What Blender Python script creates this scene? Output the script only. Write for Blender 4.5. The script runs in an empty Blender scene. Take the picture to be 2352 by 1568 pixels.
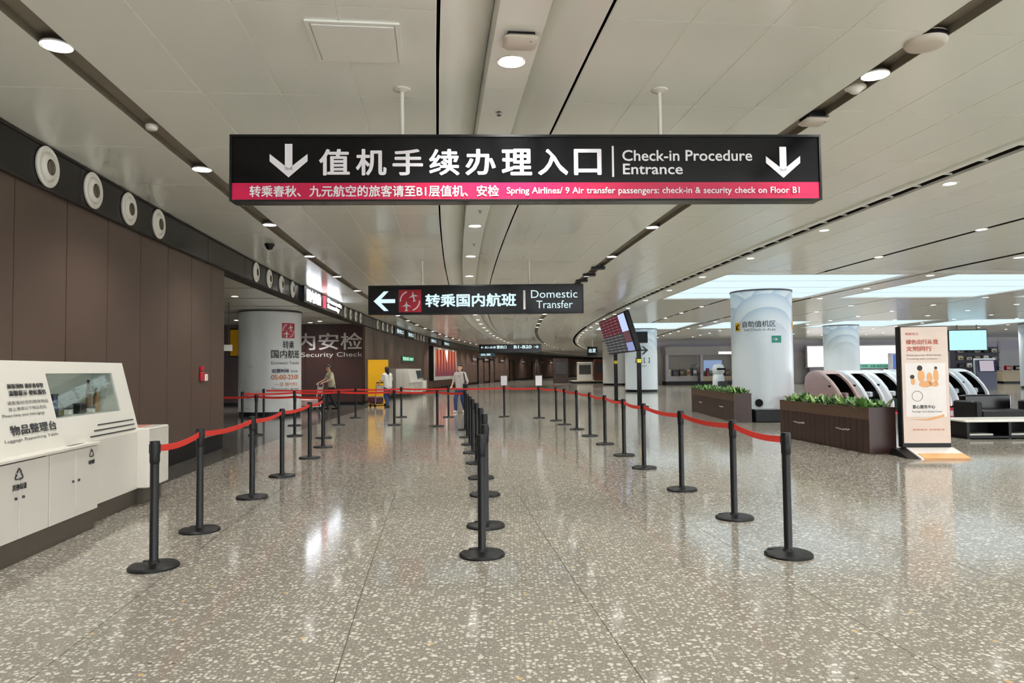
import bpy, bmesh, math, random
from mathutils import Vector, Matrix
random.seed(7)
S = bpy.context.scene
COL = S.collection
PI = math.pi

# ------------------------------------------------------------------ camera
FPX = 1650.0
cam = bpy.data.objects.new('camera', bpy.data.cameras.new('camera'))
COL.objects.link(cam)
cam.data.sensor_width = 36.0
cam.data.lens = FPX / 2352 * 36.0
cam.data.clip_end = 500
PITCH = math.atan(65 / FPX)
ROLL = math.radians(0.6)
cam.matrix_world = (Matrix.Translation((0, 0, 1.44)) @ Matrix.Rotation(PI / 2 + PITCH, 4, 'X')
                    @ Matrix.Rotation(-ROLL, 4, 'Z'))
S.camera = cam

# ------------------------------------------------------------------ world, exposure
W = bpy.data.worlds.new('hall_ambient')
S.world = W
W.use_nodes = True
W.node_tree.nodes['Background'].inputs[0].default_value = (0.90, 0.93, 0.96, 1)
W.node_tree.nodes['Background'].inputs[1].default_value = 6.0
S.view_settings.view_transform = 'Standard'
S.view_settings.look = 'None'
S.view_settings.gamma = 1
S.view_settings.exposure = 0.18
S.view_settings.use_curve_mapping = False
S.cycles.use_denoising = True
S.cycles.sample_clamp_indirect = 6.0
S.cycles.use_light_tree = True
S.cycles.max_bounces = 6
S.cycles.diffuse_bounces = 4
S.cycles.glossy_bounces = 2
S.cycles.transmission_bounces = 4
S.cycles.caustics_reflective = False
S.cycles.caustics_refractive = False
S.cycles.adaptive_threshold = 0.12
S.cycles.adaptive_min_samples = 12
LAMP = 14.0         # downlight lens radiance
BEAM = 185.0       # power of each downlight's beam, in watts
LUM = 0.98         # luminous ceiling strength

# ------------------------------------------------------------------ curvilinear hall frame
CX, CY = 290.0, 37.0
CEIL = 3.9
UW = -6.45
def A(u, v, z=0.0):
    p = (v - CY) / CX
    return Vector((CX - (CX - u) * math.cos(p), CY + (CX - u) * math.sin(p), z))
def head(v):
    return -(v - CY) / CX

# ------------------------------------------------------------------ materials
def lin(c):
    c = c / 255.0
    return c / 12.92 if c <= 0.04045 else ((c + 0.055) / 1.055) ** 2.4
def rgb(c):
    return (lin(c[0]), lin(c[1]), lin(c[2]), 1)
MATS = {}
def mat(name, c, rough=0.5, metal=0.0, var=0.06, scale=6.0, coat=0.0, spec=0.5):
    if name in MATS:
        return MATS[name]
    m = bpy.data.materials.new(name)
    m.use_nodes = True
    nt = m.node_tree
    b = nt.nodes['Principled BSDF']
    b.inputs['Roughness'].default_value = rough
    b.inputs['Metallic'].default_value = metal
    b.inputs['Specular IOR Level'].default_value = spec
    if coat:
        b.inputs['Coat Weight'].default_value = coat
        b.inputs['Coat Roughness'].default_value = 0.08
    tc = nt.nodes.new('ShaderNodeTexCoord')
    nz = nt.nodes.new('ShaderNodeTexNoise')
    nz.inputs['Scale'].default_value = scale
    mx = nt.nodes.new('ShaderNodeMix')
    mx.data_type = 'RGBA'
    base = rgb(c)
    mx.inputs[6].default_value = tuple(x * (1 - var) for x in base[:3]) + (1,)
    mx.inputs[7].default_value = tuple(min(1, x * (1 + var)) for x in base[:3]) + (1,)
    nt.links.new(tc.outputs['Object'], nz.inputs['Vector'])
    nt.links.new(nz.outputs[0], mx.inputs[0])
    nt.links.new(mx.outputs[2], b.inputs['Base Color'])
    MATS[name] = m
    return m
def emis(name, c, s):
    if name in MATS:
        return MATS[name]
    m = bpy.data.materials.new(name)
    m.use_nodes = True
    nt = m.node_tree
    nt.nodes.remove(nt.nodes['Principled BSDF'])
    e = nt.nodes.new('ShaderNodeEmission')
    e.inputs[0].default_value = rgb(c)
    e.inputs[1].default_value = s
    nt.links.new(e.outputs[0], nt.nodes['Material Output'].inputs[0])
    if name not in ('luminous_ceiling', 'white_lightbox', 'led_cyan'): m.cycles.emission_sampling = 'NONE'
    MATS[name] = m
    return m
def glass_mat(name):
    m = bpy.data.materials.new(name)
    m.use_nodes = True
    nt = m.node_tree
    nt.nodes.remove(nt.nodes['Principled BSDF'])
    t = nt.nodes.new('ShaderNodeBsdfTransparent')
    t.inputs[0].default_value = (0.93, 0.96, 0.95, 1)
    g = nt.nodes.new('ShaderNodeBsdfGlossy')
    g.inputs['Roughness'].default_value = 0.03
    lw = nt.nodes.new('ShaderNodeLayerWeight')
    lw.inputs[0].default_value = 0.5
    pw = nt.nodes.new('ShaderNodeMath'); pw.operation = 'POWER'; pw.inputs[1].default_value = 4.0
    nt.links.new(lw.outputs['Facing'], pw.inputs[0])
    fr = nt.nodes.new('ShaderNodeMath'); fr.operation = 'MULTIPLY_ADD'; fr.inputs[1].default_value = 0.75; fr.inputs[2].default_value = 0.05
    nt.links.new(pw.outputs[0], fr.inputs[0])
    mx = nt.nodes.new('ShaderNodeMixShader')
    nt.links.new(fr.outputs[0], mx.inputs[0])
    nt.links.new(t.outputs[0], mx.inputs[1])
    nt.links.new(g.outputs[0], mx.inputs[2])
    nt.links.new(mx.outputs[0], nt.nodes['Material Output'].inputs[0])
    MATS[name] = m
    return m

def terrazzo():
    m = bpy.data.materials.new('terrazzo')
    m.use_nodes = True
    nt = m.node_tree
    N, L = nt.nodes, nt.links
    b = N['Principled BSDF']
    b.inputs['Roughness'].default_value = 0.1
    b.inputs['Specular IOR Level'].default_value = 0.34
    geo = N.new('ShaderNodeNewGeometry')
    wn = N.new('ShaderNodeTexNoise'); wn.inputs['Scale'].default_value = 30
    L.new(geo.outputs['Position'], wn.inputs['Vector'])
    va = N.new('ShaderNodeVectorMath'); va.operation = 'MULTIPLY_ADD'
    va.inputs[1].default_value = (0.022, 0.022, 0)
    L.new(wn.outputs[1], va.inputs[0]); L.new(geo.outputs['Position'], va.inputs[2])
    prev = None
    big = N.new('ShaderNodeTexNoise'); big.inputs['Scale'].default_value = 0.9
    L.new(geo.outputs['Position'], big.inputs['Vector'])
    bmix = N.new('ShaderNodeMix'); bmix.data_type = 'RGBA'
    bmix.inputs[6].default_value = rgb((127, 121, 111)); bmix.inputs[7].default_value = rgb((138, 132, 122))
    L.new(big.outputs[0], bmix.inputs[0])
    prev = bmix.outputs[2]
    for sc, cut, w, ca, cb in ((72, 0.52, 0.30, (154, 148, 136), (180, 174, 162)),
                               (37, 0.60, 0.34, (178, 172, 159), (202, 197, 186)),
                               (25, 0.86, 0.33, (190, 185, 174), (210, 206, 196))):
        vo = N.new('ShaderNodeTexVoronoi'); vo.inputs['Scale'].default_value = sc
        vo.voronoi_dimensions = '2D'
        L.new(va.outputs[0], vo.inputs['Vector'])
        sep = N.new('ShaderNodeSeparateColor'); L.new(vo.outputs['Color'], sep.inputs[0])
        gt = N.new('ShaderNodeMath'); gt.operation = 'GREATER_THAN'; gt.inputs[1].default_value = cut
        L.new(sep.outputs[0], gt.inputs[0])
        lt = N.new('ShaderNodeMath'); lt.operation = 'LESS_THAN'; lt.inputs[1].default_value = w
        L.new(vo.outputs['Distance'], lt.inputs[0])
        an = N.new('ShaderNodeMath'); an.operation = 'MULTIPLY'
        L.new(gt.outputs[0], an.inputs[0]); L.new(lt.outputs[0], an.inputs[1])
        cc = N.new('ShaderNodeMix'); cc.data_type = 'RGBA'
        cc.inputs[6].default_value = rgb(ca); cc.inputs[7].default_value = rgb(cb)
        L.new(sep.outputs[1], cc.inputs[0])
        mx = N.new('ShaderNodeMix'); mx.data_type = 'RGBA'
        L.new(an.outputs[0], mx.inputs[0]); L.new(prev, mx.inputs[6]); L.new(cc.outputs[2], mx.inputs[7])
        prev = mx.outputs[2]
    # rare ochre and dark chips
    for sc, cut, col in ((23, 0.997, (196, 168, 118)), (27, 0.996, (110, 100, 88))):
        vo = N.new('ShaderNodeTexVoronoi'); vo.inputs['Scale'].default_value = sc; vo.voronoi_dimensions = '2D'
        L.new(va.outputs[0], vo.inputs['Vector'])
        sep = N.new('ShaderNodeSeparateColor'); L.new(vo.outputs['Color'], sep.inputs[0])
        gt = N.new('ShaderNodeMath'); gt.operation = 'GREATER_THAN'; gt.inputs[1].default_value = cut
        L.new(sep.outputs[2], gt.inputs[0])
        lt = N.new('ShaderNodeMath'); lt.operation = 'LESS_THAN'; lt.inputs[1].default_value = 0.35
        L.new(vo.outputs['Distance'], lt.inputs[0])
        an = N.new('ShaderNodeMath'); an.operation = 'MULTIPLY'
        L.new(gt.outputs[0], an.inputs[0]); L.new(lt.outputs[0], an.inputs[1])
        mx = N.new('ShaderNodeMix'); mx.data_type = 'RGBA'
        mx.inputs[7].default_value = rgb(col)
        L.new(an.outputs[0], mx.inputs[0]); L.new(prev, mx.inputs[6])
        prev = mx.outputs[2]
    L.new(prev, b.inputs['Base Color'])
    MATS['terrazzo'] = m
    return m

def arc_print(name, base, line):
    """white column wrap printed with faint concentric petals"""
    m = bpy.data.materials.new(name)
    m.use_nodes = True
    nt = m.node_tree; N, L = nt.nodes, nt.links
    b = N['Principled BSDF']; b.inputs['Roughness'].default_value = 0.3
    tc = N.new('ShaderNodeTexCoord')
    sep = N.new('ShaderNodeSeparateXYZ'); L.new(tc.outputs['Object'], sep.inputs[0])
    at = N.new('ShaderNodeMath'); at.operation = 'ARCTAN2'
    L.new(sep.outputs[0], at.inputs[0])
    neg = N.new('ShaderNodeMath'); neg.operation = 'MULTIPLY'; neg.inputs[1].default_value = -1
    L.new(sep.outputs[1], neg.inputs[0]); L.new(neg.outputs[0], at.inputs[1])
    cmb = N.new('ShaderNodeCombineXYZ')
    L.new(at.outputs[0], cmb.inputs[0]); L.new(sep.outputs[2], cmb.inputs[1])
    prev = None
    for cx, cz, rad in ((1.9, 2.2, 1.5), (-1.25, 2.5, 1.4), (0.22, 2.0, 1.75)):
        d = N.new('ShaderNodeVectorMath'); d.operation = 'DISTANCE'
        d.inputs[1].default_value = (cx, cz, 0); L.new(cmb.outputs[0], d.inputs[0])
        k = N.new('ShaderNodeMath'); k.operation = 'MULTIPLY'; k.inputs[1].default_value = 1.0 / 0.44
        L.new(d.outputs['Value'], k.inputs[0])
        fr = N.new('ShaderNodeMath'); fr.operation = 'FRACT'; L.new(k.outputs[0], fr.inputs[0])
        if prev is None:
            prev = fr.outputs[0]
        else:
            ins = N.new('ShaderNodeMath'); ins.operation = 'LESS_THAN'; ins.inputs[1].default_value = rad
            L.new(d.outputs['Value'], ins.inputs[0])
            mm = N.new('ShaderNodeMix'); mm.data_type = 'FLOAT'
            L.new(ins.outputs[0], mm.inputs[0]); L.new(prev, mm.inputs[2]); L.new(fr.outputs[0], mm.inputs[3]); prev = mm.outputs[0]
    pw = N.new('ShaderNodeMath'); pw.operation = 'POWER'; pw.inputs[1].default_value = 2.2
    L.new(prev, pw.inputs[0])
    # fades out below 2.3 m
    mr = N.new('ShaderNodeMapRange'); mr.inputs[1].default_value = 2.3; mr.inputs[2].default_value = 3.3
    L.new(sep.outputs[2], mr.inputs[0])
    mu = N.new('ShaderNodeMath'); mu.operation = 'MULTIPLY'; L.new(pw.outputs[0], mu.inputs[0]); L.new(mr.outputs[0], mu.inputs[1])
    mx = N.new('ShaderNodeMix'); mx.data_type = 'RGBA'
    mx.inputs[6].default_value = rgb(base); mx.inputs[7].default_value = rgb(line)
    L.new(mu.outputs[0], mx.inputs[0]); L.new(mx.outputs[2], b.inputs['Base Color'])
    MATS[name] = m
    return m

M_terr = terrazzo()
M_grout = mat('floor_joint', (108, 102, 92), 0.5)
M_granite = mat('dark_granite', (92, 88, 82), 0.12, var=0.25, scale=60)
M_ceil = mat('ceiling_enamel', (241, 243, 235), 0.2, var=0.012, scale=0.5)
M_ceil2 = mat('cove_enamel', (243, 244, 237), 0.3, var=0.012, scale=0.5)
M_void = mat('ceiling_void', (42, 36, 30), 0.8)
M_slot = mat('slot_liner', (136, 128, 114), 0.6, var=0.05)
M_lamp = emis('lamp_lens', (255, 253, 248), LAMP)
M_trim = mat('white_trim', (225, 222, 212), 0.4)
M_lum = emis('luminous_ceiling', (222, 243, 250), LUM)
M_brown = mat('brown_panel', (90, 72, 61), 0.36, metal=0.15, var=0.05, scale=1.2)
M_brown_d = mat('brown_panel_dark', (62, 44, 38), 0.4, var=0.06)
M_bandblk = mat('black_band', (16, 15, 14), 0.2, var=0.05, spec=0.35)
M_black = mat('black_plastic', (13, 13, 15), 0.45, var=0.08, spec=0.3)
M_post = mat('black_powdercoat', (15, 15, 16), 0.42, var=0.05, spec=0.35)
M_belt = mat('red_webbing', (224, 48, 36), 0.6, var=0.12, scale=40)
M_signblk = mat('sign_black', (8, 8, 10), 0.14, var=0.02, spec=0.3)
M_pink = mat('sign_magenta', (205, 28, 78), 0.25, var=0.02)
M_white = mat('white_lettering', (236, 232, 236), 0.4, var=0.01)
M_wlet = mat('grey_lettering', (198, 194, 190), 0.5)
M_signw = emis('lit_lettering', (214, 240, 246), 1.0)
M_red = mat('sign_red', (178, 18, 44), 0.35)
M_wlac = mat('white_lacquer', (226, 222, 212), 0.22, var=0.02)
M_wdoor = mat('white_door', (218, 214, 205), 0.3, var=0.02)
M_plinth = mat('brown_plinth', (84, 76, 66), 0.35)
M_chrome = mat('steel', (190, 190, 188), 0.22, metal=0.9)
M_dgrey = mat('print_grey', (70, 70, 72), 0.5)
M_colwhite = arc_print('column_wrap', (226, 233, 238), (176, 198, 216))
M_colplain = mat('column_plain', (222, 224, 222), 0.35, var=0.03, scale=0.8)
M_wood = mat('dark_wood', (58, 38, 32), 0.42, var=0.28, scale=14)
M_wood2 = mat('wood_trim', (92, 68, 52), 0.4, var=0.2, scale=14)
M_yellow = mat('yellow_panel', (238, 178, 14), 0.35, var=0.05)
M_skin = mat('skin', (214, 168, 140), 0.55)
M_hair = mat('black_hair', (24, 20, 19), 0.5)
M_glass = glass_mat('clear_glass')
M_grey = mat('shop_grey', (208, 206, 208), 0.5, var=0.1, scale=0.6)
M_lav = mat('lavender_grey', (196, 194, 208), 0.45, var=0.06, scale=0.6)
M_lightbox = emis('white_lightbox', (255, 253, 250), 1.25)
M_cream = mat('cream', (216, 200, 170), 0.45)
M_leafs = [mat('leaf_a', (92, 138, 66), 0.5, var=0.2), mat('leaf_b', (150, 184, 108), 0.5, var=0.2), mat('leaf_c', (54, 92, 44), 0.5, var=0.2)]

# ------------------------------------------------------------------ mesh helpers
class MB:
    def __init__(s):
        s.v = []; s.f = []; s.m = []; s.mi = 0
    def add(s, vs, fs):
        o = len(s.v)
        s.v += [tuple(p) for p in vs]
        for f in fs:
            s.f.append([i + o for i in f]); s.m.append(s.mi)
        return s
    def box(s, x0, x1, y0, y1, z0, z1):
        return s.add([(x0, y0, z0), (x1, y0, z0), (x1, y1, z0), (x0, y1, z0), (x0, y0, z1), (x1, y0, z1), (x1, y1, z1), (x0, y1, z1)],
                     [(3, 2, 1, 0), (4, 5, 6, 7), (0, 1, 5, 4), (1, 2, 6, 5), (2, 3, 7, 6), (3, 0, 4, 7)])
    def bbox(s, x0, x1, y0, y1, z0, z1, b=0.01):
        """box with chamfered vertical edges and a chamfered top and bottom rim"""
        def ring(d, z):
            return [(x0 + d + b, y0 + d, z), (x1 - d - b, y0 + d, z), (x1 - d, y0 + d + b, z), (x1 - d, y1 - d - b, z),
                    (x1 - d - b, y1 - d, z), (x0 + d + b, y1 - d, z), (x0 + d, y1 - d - b, z), (x0 + d, y0 + d + b, z)]
        vs = ring(b, z0) + ring(0, z0 + b) + ring(0, z1 - b) + ring(b, z1)
        fs = [tuple(range(7, -1, -1)), tuple(range(24, 32))]
        for k in range(3):
            for i in range(8):
                j = (i + 1) % 8
                fs.append((k * 8 + i, k * 8 + j, k * 8 + 8 + j, k * 8 + 8 + i))
        return s.add(vs, fs)
    def quad(s, a, b, c, d):
        return s.add([a, b, c, d], [(0, 1, 2, 3)])
    def lathe(s, prof, n=24, c=(0, 0, 0), axis='Z', cap=True):
        """prof: list of (r, h) along the axis"""
        vs = []; fs = []
        for r, h in prof:
            for i in range(n):
                a = 2 * PI * i / n
                x, y = r * math.cos(a), r * math.sin(a)
                if axis == 'Z': p = (x, y, h)
                elif axis == 'Y': p = (x, h, -y)
                else: p = (h, x, y)
                vs.append((p[0] + c[0], p[1] + c[1], p[2] + c[2]))
        for k in range(len(prof) - 1):
            for i in range(n):
                j = (i + 1) % n
                fs.append((k * n + i, k * n + j, (k + 1) * n + j, (k + 1) * n + i))
        if cap:
            fs.append(tuple(range(n - 1, -1, -1))); k = (len(prof) - 1) * n
            fs.append(tuple(range(k, k + n)))
        return s.add(vs, fs)
    def cyl(s, c, r, z0, z1, n=20):
        return s.lathe([(r, z0), (r, z1)], n, c)
    def tube(s, pts, r, n=8, r1=None):
        pts = [Vector(p) for p in pts]
        vs = []; fs = []
        for k, p in enumerate(pts):
            t = (pts[min(k + 1, len(pts) - 1)] - pts[max(k - 1, 0)]).normalized()
            up = Vector((0, 0, 1)) if abs(t.z) < 0.95 else Vector((0, 1, 0))
            a = t.cross(up).normalized(); b = a.cross(t)
            rr = r if r1 is None else r + (r1 - r) * k / (len(pts) - 1)
            for i in range(n):
                w = 2 * PI * i / n
                vs.append(p + a * (rr * math.cos(w)) + b * (rr * math.sin(w)))
        for k in range(len(pts) - 1):
            for i in range(n):
                j = (i + 1) % n
                fs.append((k * n + i, k * n + j, (k + 1) * n + j, (k + 1) * n + i))
        fs.append(tuple(range(n - 1, -1, -1))); k = (len(pts) - 1) * n
        fs.append(tuple(range(k, k + n)))
        return s.add(vs, fs)
    def prism(s, poly, a, b, axis='X'):
        """poly: list of 2-D points, extruded along axis from a to b"""
        n = len(poly)
        def P(p, h):
            return {'X': (h, p[0], p[1]), 'Y': (p[0], h, p[1]), 'Z': (p[0], p[1], h)}[axis]
        vs = [P(p, a) for p in poly] + [P(p, b) for p in poly]
        fs = [tuple(range(n - 1, -1, -1)), tuple(range(n, 2 * n))]
        for i in range(n):
            j = (i + 1) % n
            fs.append((i, j, n + j, n + i))
        return s.add(vs, fs)
    def mesh(s, name, mats, smooth=False):
        me = bpy.data.meshes.new(name)
        me.from_pydata(s.v, [], s.f)
        if not isinstance(mats, (list, tuple)): mats = [mats]
        for m in mats: me.materials.append(m)
        for p, k in zip(me.polygons, s.m): p.material_index = k
        bm = bmesh.new(); bm.from_mesh(me)
        bmesh.ops.recalc_face_normals(bm, faces=bm.faces)
        bm.to_mesh(me); bm.free()
        if smooth:
            for p in me.polygons: p.use_smooth = True
            me.set_sharp_from_angle(angle=math.radians(38))
        return me
    def build(s, name, mats, parent=None, smooth=False):
        return link(name, s.mesh(name, mats, smooth), parent)

def link(name, me, parent=None, loc=None, rotz=None):
    o = bpy.data.objects.new(name, me)
    COL.objects.link(o)
    if parent: o.parent = parent
    if loc is not None: o.location = loc
    if rotz is not None: o.rotation_euler = (0, 0, rotz)
    return o
def tag(o, label, cat, group=None):
    o['label'] = label; o['category'] = cat
    if group: o['group'] = group
    return o
def thing(name, label, cat, loc=(0, 0, 0), rotz=0.0, group=None):
    o = link(name, None, None, loc, rotz)
    o.empty_display_size = 0.1
    return tag(o, label, cat, group)
def struct(o, label):
    o['kind'] = 'structure'; o['label'] = label
    return o
def sroot(name, label):
    return struct(link(name, None), label)
def copy_tree(o, parent=None):
    c = o.copy(); COL.objects.link(c)
    if parent: c.parent = parent
    for ch in list(o.children):
        if ch.name.split('.')[0] in ('belt', 'placard', 'placard_frame', 'placard_stem'): continue
        copy_tree(ch, c)
    return c
ORD = ['first', 'second', 'third', 'fourth', 'fifth', 'sixth', 'seventh', 'eighth', 'ninth', 'tenth', 'eleventh', 'twelfth',
       'thirteenth', 'fourteenth', 'fifteenth', 'sixteenth', 'seventeenth', 'eighteenth', 'nineteenth', 'twentieth'] + ['twenty-' + q for q in
       ('first', 'second', 'third', 'fourth', 'fifth', 'sixth', 'seventh', 'eighth', 'ninth')] + ['thirtieth'] + ['thirty-' + q for q in ('first', 'second', 'third', 'fourth', 'fifth')]

TXT = {}
def text_mesh(body, bold=0.0, ext=0.0):
    k = (body, bold, ext)
    if k in TXT: return TXT[k]
    c = bpy.data.curves.new('txt', 'FONT')
    c.body = body; c.size = 1; c.offset = 0; c.resolution_u = 3; c.extrude = 0
    o = bpy.data.objects.new('txt', c); COL.objects.link(o)
    dg = bpy.context.evaluated_depsgraph_get(); dg.update()
    me = bpy.data.meshes.new_from_object(o.evaluated_get(dg))
    v = [tuple(p.co) for p in me.vertices]; f = [tuple(p.vertices) for p in me.polygons]
    bpy.data.objects.remove(o); bpy.data.curves.remove(c); bpy.data.meshes.remove(me)
    TXT[k] = (v, f)
    return TXT[k]
def lettering(name, body, m, parent, x0, x1, z0, z1, y, bold=0.02, R=None, keep=False):
    """flat lettering filling the box x0..x1, z0..z1 on the parent's front face (-Y); R wraps it on a cylinder"""
    v, f = text_mesh(body)
    if bold > 0:
        v0_, f0_ = v, f
        v, f = list(v0_), list(f0_)
        for i in range(8):
            dx_, dz_ = bold * math.cos(i * PI / 4), bold * math.sin(i * PI / 4)
            o_ = len(v)
            v += [(p[0] + dx_, p[1] + dz_, 0.0004 * (i + 1)) for p in v0_]
            f += [tuple(k + o_ for k in q) for q in f0_]
    ax = min(p[0] for p in v); bx = max(p[0] for p in v); ay = min(p[1] for p in v); by = max(p[1] for p in v)
    sx = (x1 - x0) / (bx - ax); sz = (z1 - z0) / (by - ay)
    out = []
    for p in v:
        x = x0 + (p[0] - ax) * sx; z = z0 + (p[1] - ay) * sz
        if R:
            a = x / R; q_ = R + p[2]; out.append((q_ * math.sin(a), -q_ * math.cos(a), z))
        else:
            out.append((x, y - p[2], z))
    me = bpy.data.meshes.new(name)
    me.from_pydata(out, [], f); me.materials.append(m)
    return link(name, me, parent)
def lettering_words(chunks, m, parent, x0, x1, z0, z1, y, bold, sep=' '):
    body = sep.join(chunks)
    def ext(t_):
        v, f = text_mesh(t_); xs = [p[0] for p in v]; ys = [p[1] for p in v]
        return min(xs), max(xs), min(ys), max(ys)
    ax, bx, ay, by = ext(body); kx = (x1 - x0) / (bx - ax); kz = (z1 - z0) / (by - ay)
    for i, w in enumerate(chunks):
        e = ext(sep.join(chunks[:i + 1]))[1]; a, b_, c, d = ext(w)
        lettering('lettering', w, m, parent, x0 + (e - (b_ - a) - ax) * kx, x0 + (e - ax) * kx, z0 + (c - ay) * kz, z0 + (d - ay) * kz, y, bold)
def arrow(name, m, parent, cx, cz, w, h, y, ang=0.0, t=0.2):
    """down-pointing road-sign arrow with open barbs, rotated by ang"""
    b = MB()
    k = t * w * 0.5
    polys = [[(-k, 0.5 * h), (k, 0.5 * h), (k, -0.28 * h), (-k, -0.28 * h)]]
    for s_ in (-1, 1):
        polys.append([(0, -0.5 * h), (s_ * 0.5 * w, -0.02 * h), (s_ * 0.5 * w, 0.20 * h), (0, -0.24 * h)])
    ca, sa = math.cos(ang), math.sin(ang)
    for q in polys:
        b.add([(cx + px * ca - pz * sa, y, cz + px * sa + pz * ca) for px, pz in q], [tuple(range(len(q)))])
    return b.build(name, m, parent)

# ------------------------------------------------------------------ arcs along the hall
def vsteps(v0, v1, step=2.0):
    n = max(1, int(math.ceil((v1 - v0) / step)))
    return [v0 + (v1 - v0) * i / n for i in range(n + 1)]
def strip(b, u0, u1, v0, v1, z, th=0.0, step=2.0):
    """flat ribbon between two arcs; th > 0 gives it a thickness upwards"""
    vs = vsteps(v0, v1, step); pts = []; fs = []
    for v in vs:
        pts += [A(u0, v, z), A(u1, v, z)]
        if th: pts += [A(u0, v, z + th), A(u1, v, z + th)]
    k = 4 if th else 2
    for i in range(len(vs) - 1):
        a, c = i * k, (i + 1) * k
        fs.append((a, a + 1, c + 1, c))
        if th:
            fs += [(a + 2, c + 2, c + 3, a + 3), (a, c, c + 2, a + 2), (a + 1, a + 3, c + 3, c + 1)]
    if th:
        n = (len(vs) - 1) * k
        fs += [(0, 2, 3, 1), (n, n + 1, n + 3, n + 2)]
    b.add(pts, fs)
    return b
def profile_arc(b, prof, v0, v1, step=2.0):
    """sweeps a (u, z) polyline along the arc"""
    vs = vsteps(v0, v1, step); n = len(prof); pts = []; fs = []
    for v in vs:
        pts += [A(u, v, z) for u, z in prof]
    for i in range(len(vs) - 1):
        for j in range(n - 1):
            fs.append((i * n + j, i * n + j + 1, (i + 1) * n + j + 1, (i + 1) * n + j))
    b.add(pts, fs)
    return b
V0, V1 = -10.0, 190.0

# ================================================================== FLOOR
fl = MB().box(-20, 75, -12, 200, -0.12, -0.006).build('floor', M_grout)
struct(fl, 'polished beige terrazzo floor with large slabs and fine joints')
us = [-5.87, -4.22] + [-2.78 + 1.42 * k for k in range(13)]
G = 0.0025
cache = {}
vr = [2.7 + 2.4 * k for k in range(11)]
for j in range(len(vr) - 1):
    for i in range(len(us) - 1):
        b = MB()
        strip(b, us[i] + G, us[i + 1] - G, vr[j] + G, vr[j + 1] - G, -0.02, 0.02, 2.4)
        b.build('terrazzo_slab', M_terr, fl)
b = MB()
strip(b, -5.87 + G, us[-1], V0, vr[0] - G, -0.02, 0.02)
strip(b, -5.87 + G, us[-1] , vr[-1] + G, V1, -0.02, 0.02)
strip(b, us[-1] + G, 75, V0, 66, -0.02, 0.02, 4)
o = b.build('terrazzo_field', M_terr, fl); o['kind'] = 'stuff'
b = MB(); strip(b, UW, -5.87 - G, V0, V1, -0.02, 0.02)
b.build('granite_border', M_granite, fl)
b = MB(); strip(b, -17, UW - G, 14.0, 34.5, -0.02, 0.02)
b.build('granite_field', M_granite, fl)

# ================================================================== CEILING
ce = MB().box(-20, 75, -12, 200, 4.32, 4.45).build('ceiling', M_void)
struct(ce, 'pale glossy metal panel ceiling with curved light slots')
LUMS = []
for k in range(-1, 2):
    va, vb = 18.6 + 20.3 * k, 25.4 + 20.3 * k
    for ua, ub in ((5.1, 10.25), (11.45, 16.6), (18.0, 23.2), (24.6, 29.8), (31.2, 36.4)):
        if va > 55 and ua > 15: continue
        LUMS.append((ua, ub, va, vb))
zones = [(-6.43, -5.20, 1, 1.6), (-5.00, -2.27, 4, 1.6), (-1.07, 1.33, 4, 1.6), (1.53, 4.06, 4, 1.6),
         (5.06, 7.50, 3, 1.6), (7.60, 10.42, 3, 1.6), (10.58, 13.6, 3, 1.6)]
def in_lum(u0, u1, v0, v1):
    for ua, ub, va, vb in LUMS:
        if u0 < ub - 0.02 and u1 > ua + 0.02 and v0 < vb - 0.02 and v1 > va + 0.02: return True
    return False
VP0, NP = 1.8, 12
for u0, u1, n, dv in zones:
    for i in range(n):
        a = u0 + (u1 - u0) * i / n; c = u0 + (u1 - u0) * (i + 1) / n
        for j in range(NP):
            va = VP0 + 1.6 * j; vb = va + 1.6
            if u0 > 4.5 and (vb > 18.6 or va < 5.2):
                continue
            strip(MB(), a + 0.008, c - 0.008, va + 0.006, vb - 0.006, CEIL, 0.012, 1.7).build('ceiling_panel', M_ceil, ce)
# the rest of the field, beyond where joints can be told apart
b = MB()
VPE = VP0 + 1.6 * NP
for u0, u1, n, dv in zones[:4]:
    strip(b, u0, u1, V0, VP0 - 0.004, CEIL, 0.03)
    vv = VPE
    while vv < 46:
        for i in range(n):
            a = u0 + (u1 - u0) * i / n; c = u0 + (u1 - u0) * (i + 1) / n
            strip(b, a + 0.008, c - 0.008, vv + 0.006, vv + 1.6 - 0.006, CEIL, 0.012, 1.7)
        vv += 1.6
    strip(b, u0, u1, vv, V1, CEIL, 0.03)
# right hall: rings between the luminous panels
ring_u = [(5.06, 7.50), (7.60, 10.42), (10.58, 13.6), (13.68, 17.0), (17.08, 23.6), (23.68, 30.4), (30.48, 37.0), (37.08, 75)]
vcuts = sorted(set([V0, 66.0] + [x for q in LUMS for x in q[2:]] + [5.0, 18.2]))
vcuts = [x for x in vcuts if V0 <= x <= 66]
for (u0, u1) in ring_u:
    segs = sorted(set([u0, u1] + [x for q in LUMS for x in q[:2] if u0 < x < u1]))
    for a, c in zip(segs[:-1], segs[1:]):
        for va, vb in zip(vcuts[:-1], vcuts[1:]):
            if in_lum(a, c, va, vb): continue
            if u0 < 13.6 and va >= 4.9 and vb <= 18.61:
                if u1 <= 13.6 and va >= 5.0 and vb <= 18.3: 
                    # panels cover 5.0..; fill only the leftovers
                    strip(b, a, c, va, 5.0, CEIL, 0.03) if False else None
                    continue
            strip(b, a, c, va, vb, CEIL, 0.03, 3.0)
for u0, u1, n, dv in zones[4:]:
    strip(b, u0, u1, 5.0, 5.0 + 1e-3, CEIL, 0.03)
strip(b, 5.06, 75, 66, V1, CEIL, 0.03, 4.0)
o = b.build('ceiling_panel_field', M_ceil, ce); o['kind'] = 'stuff'
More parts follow.
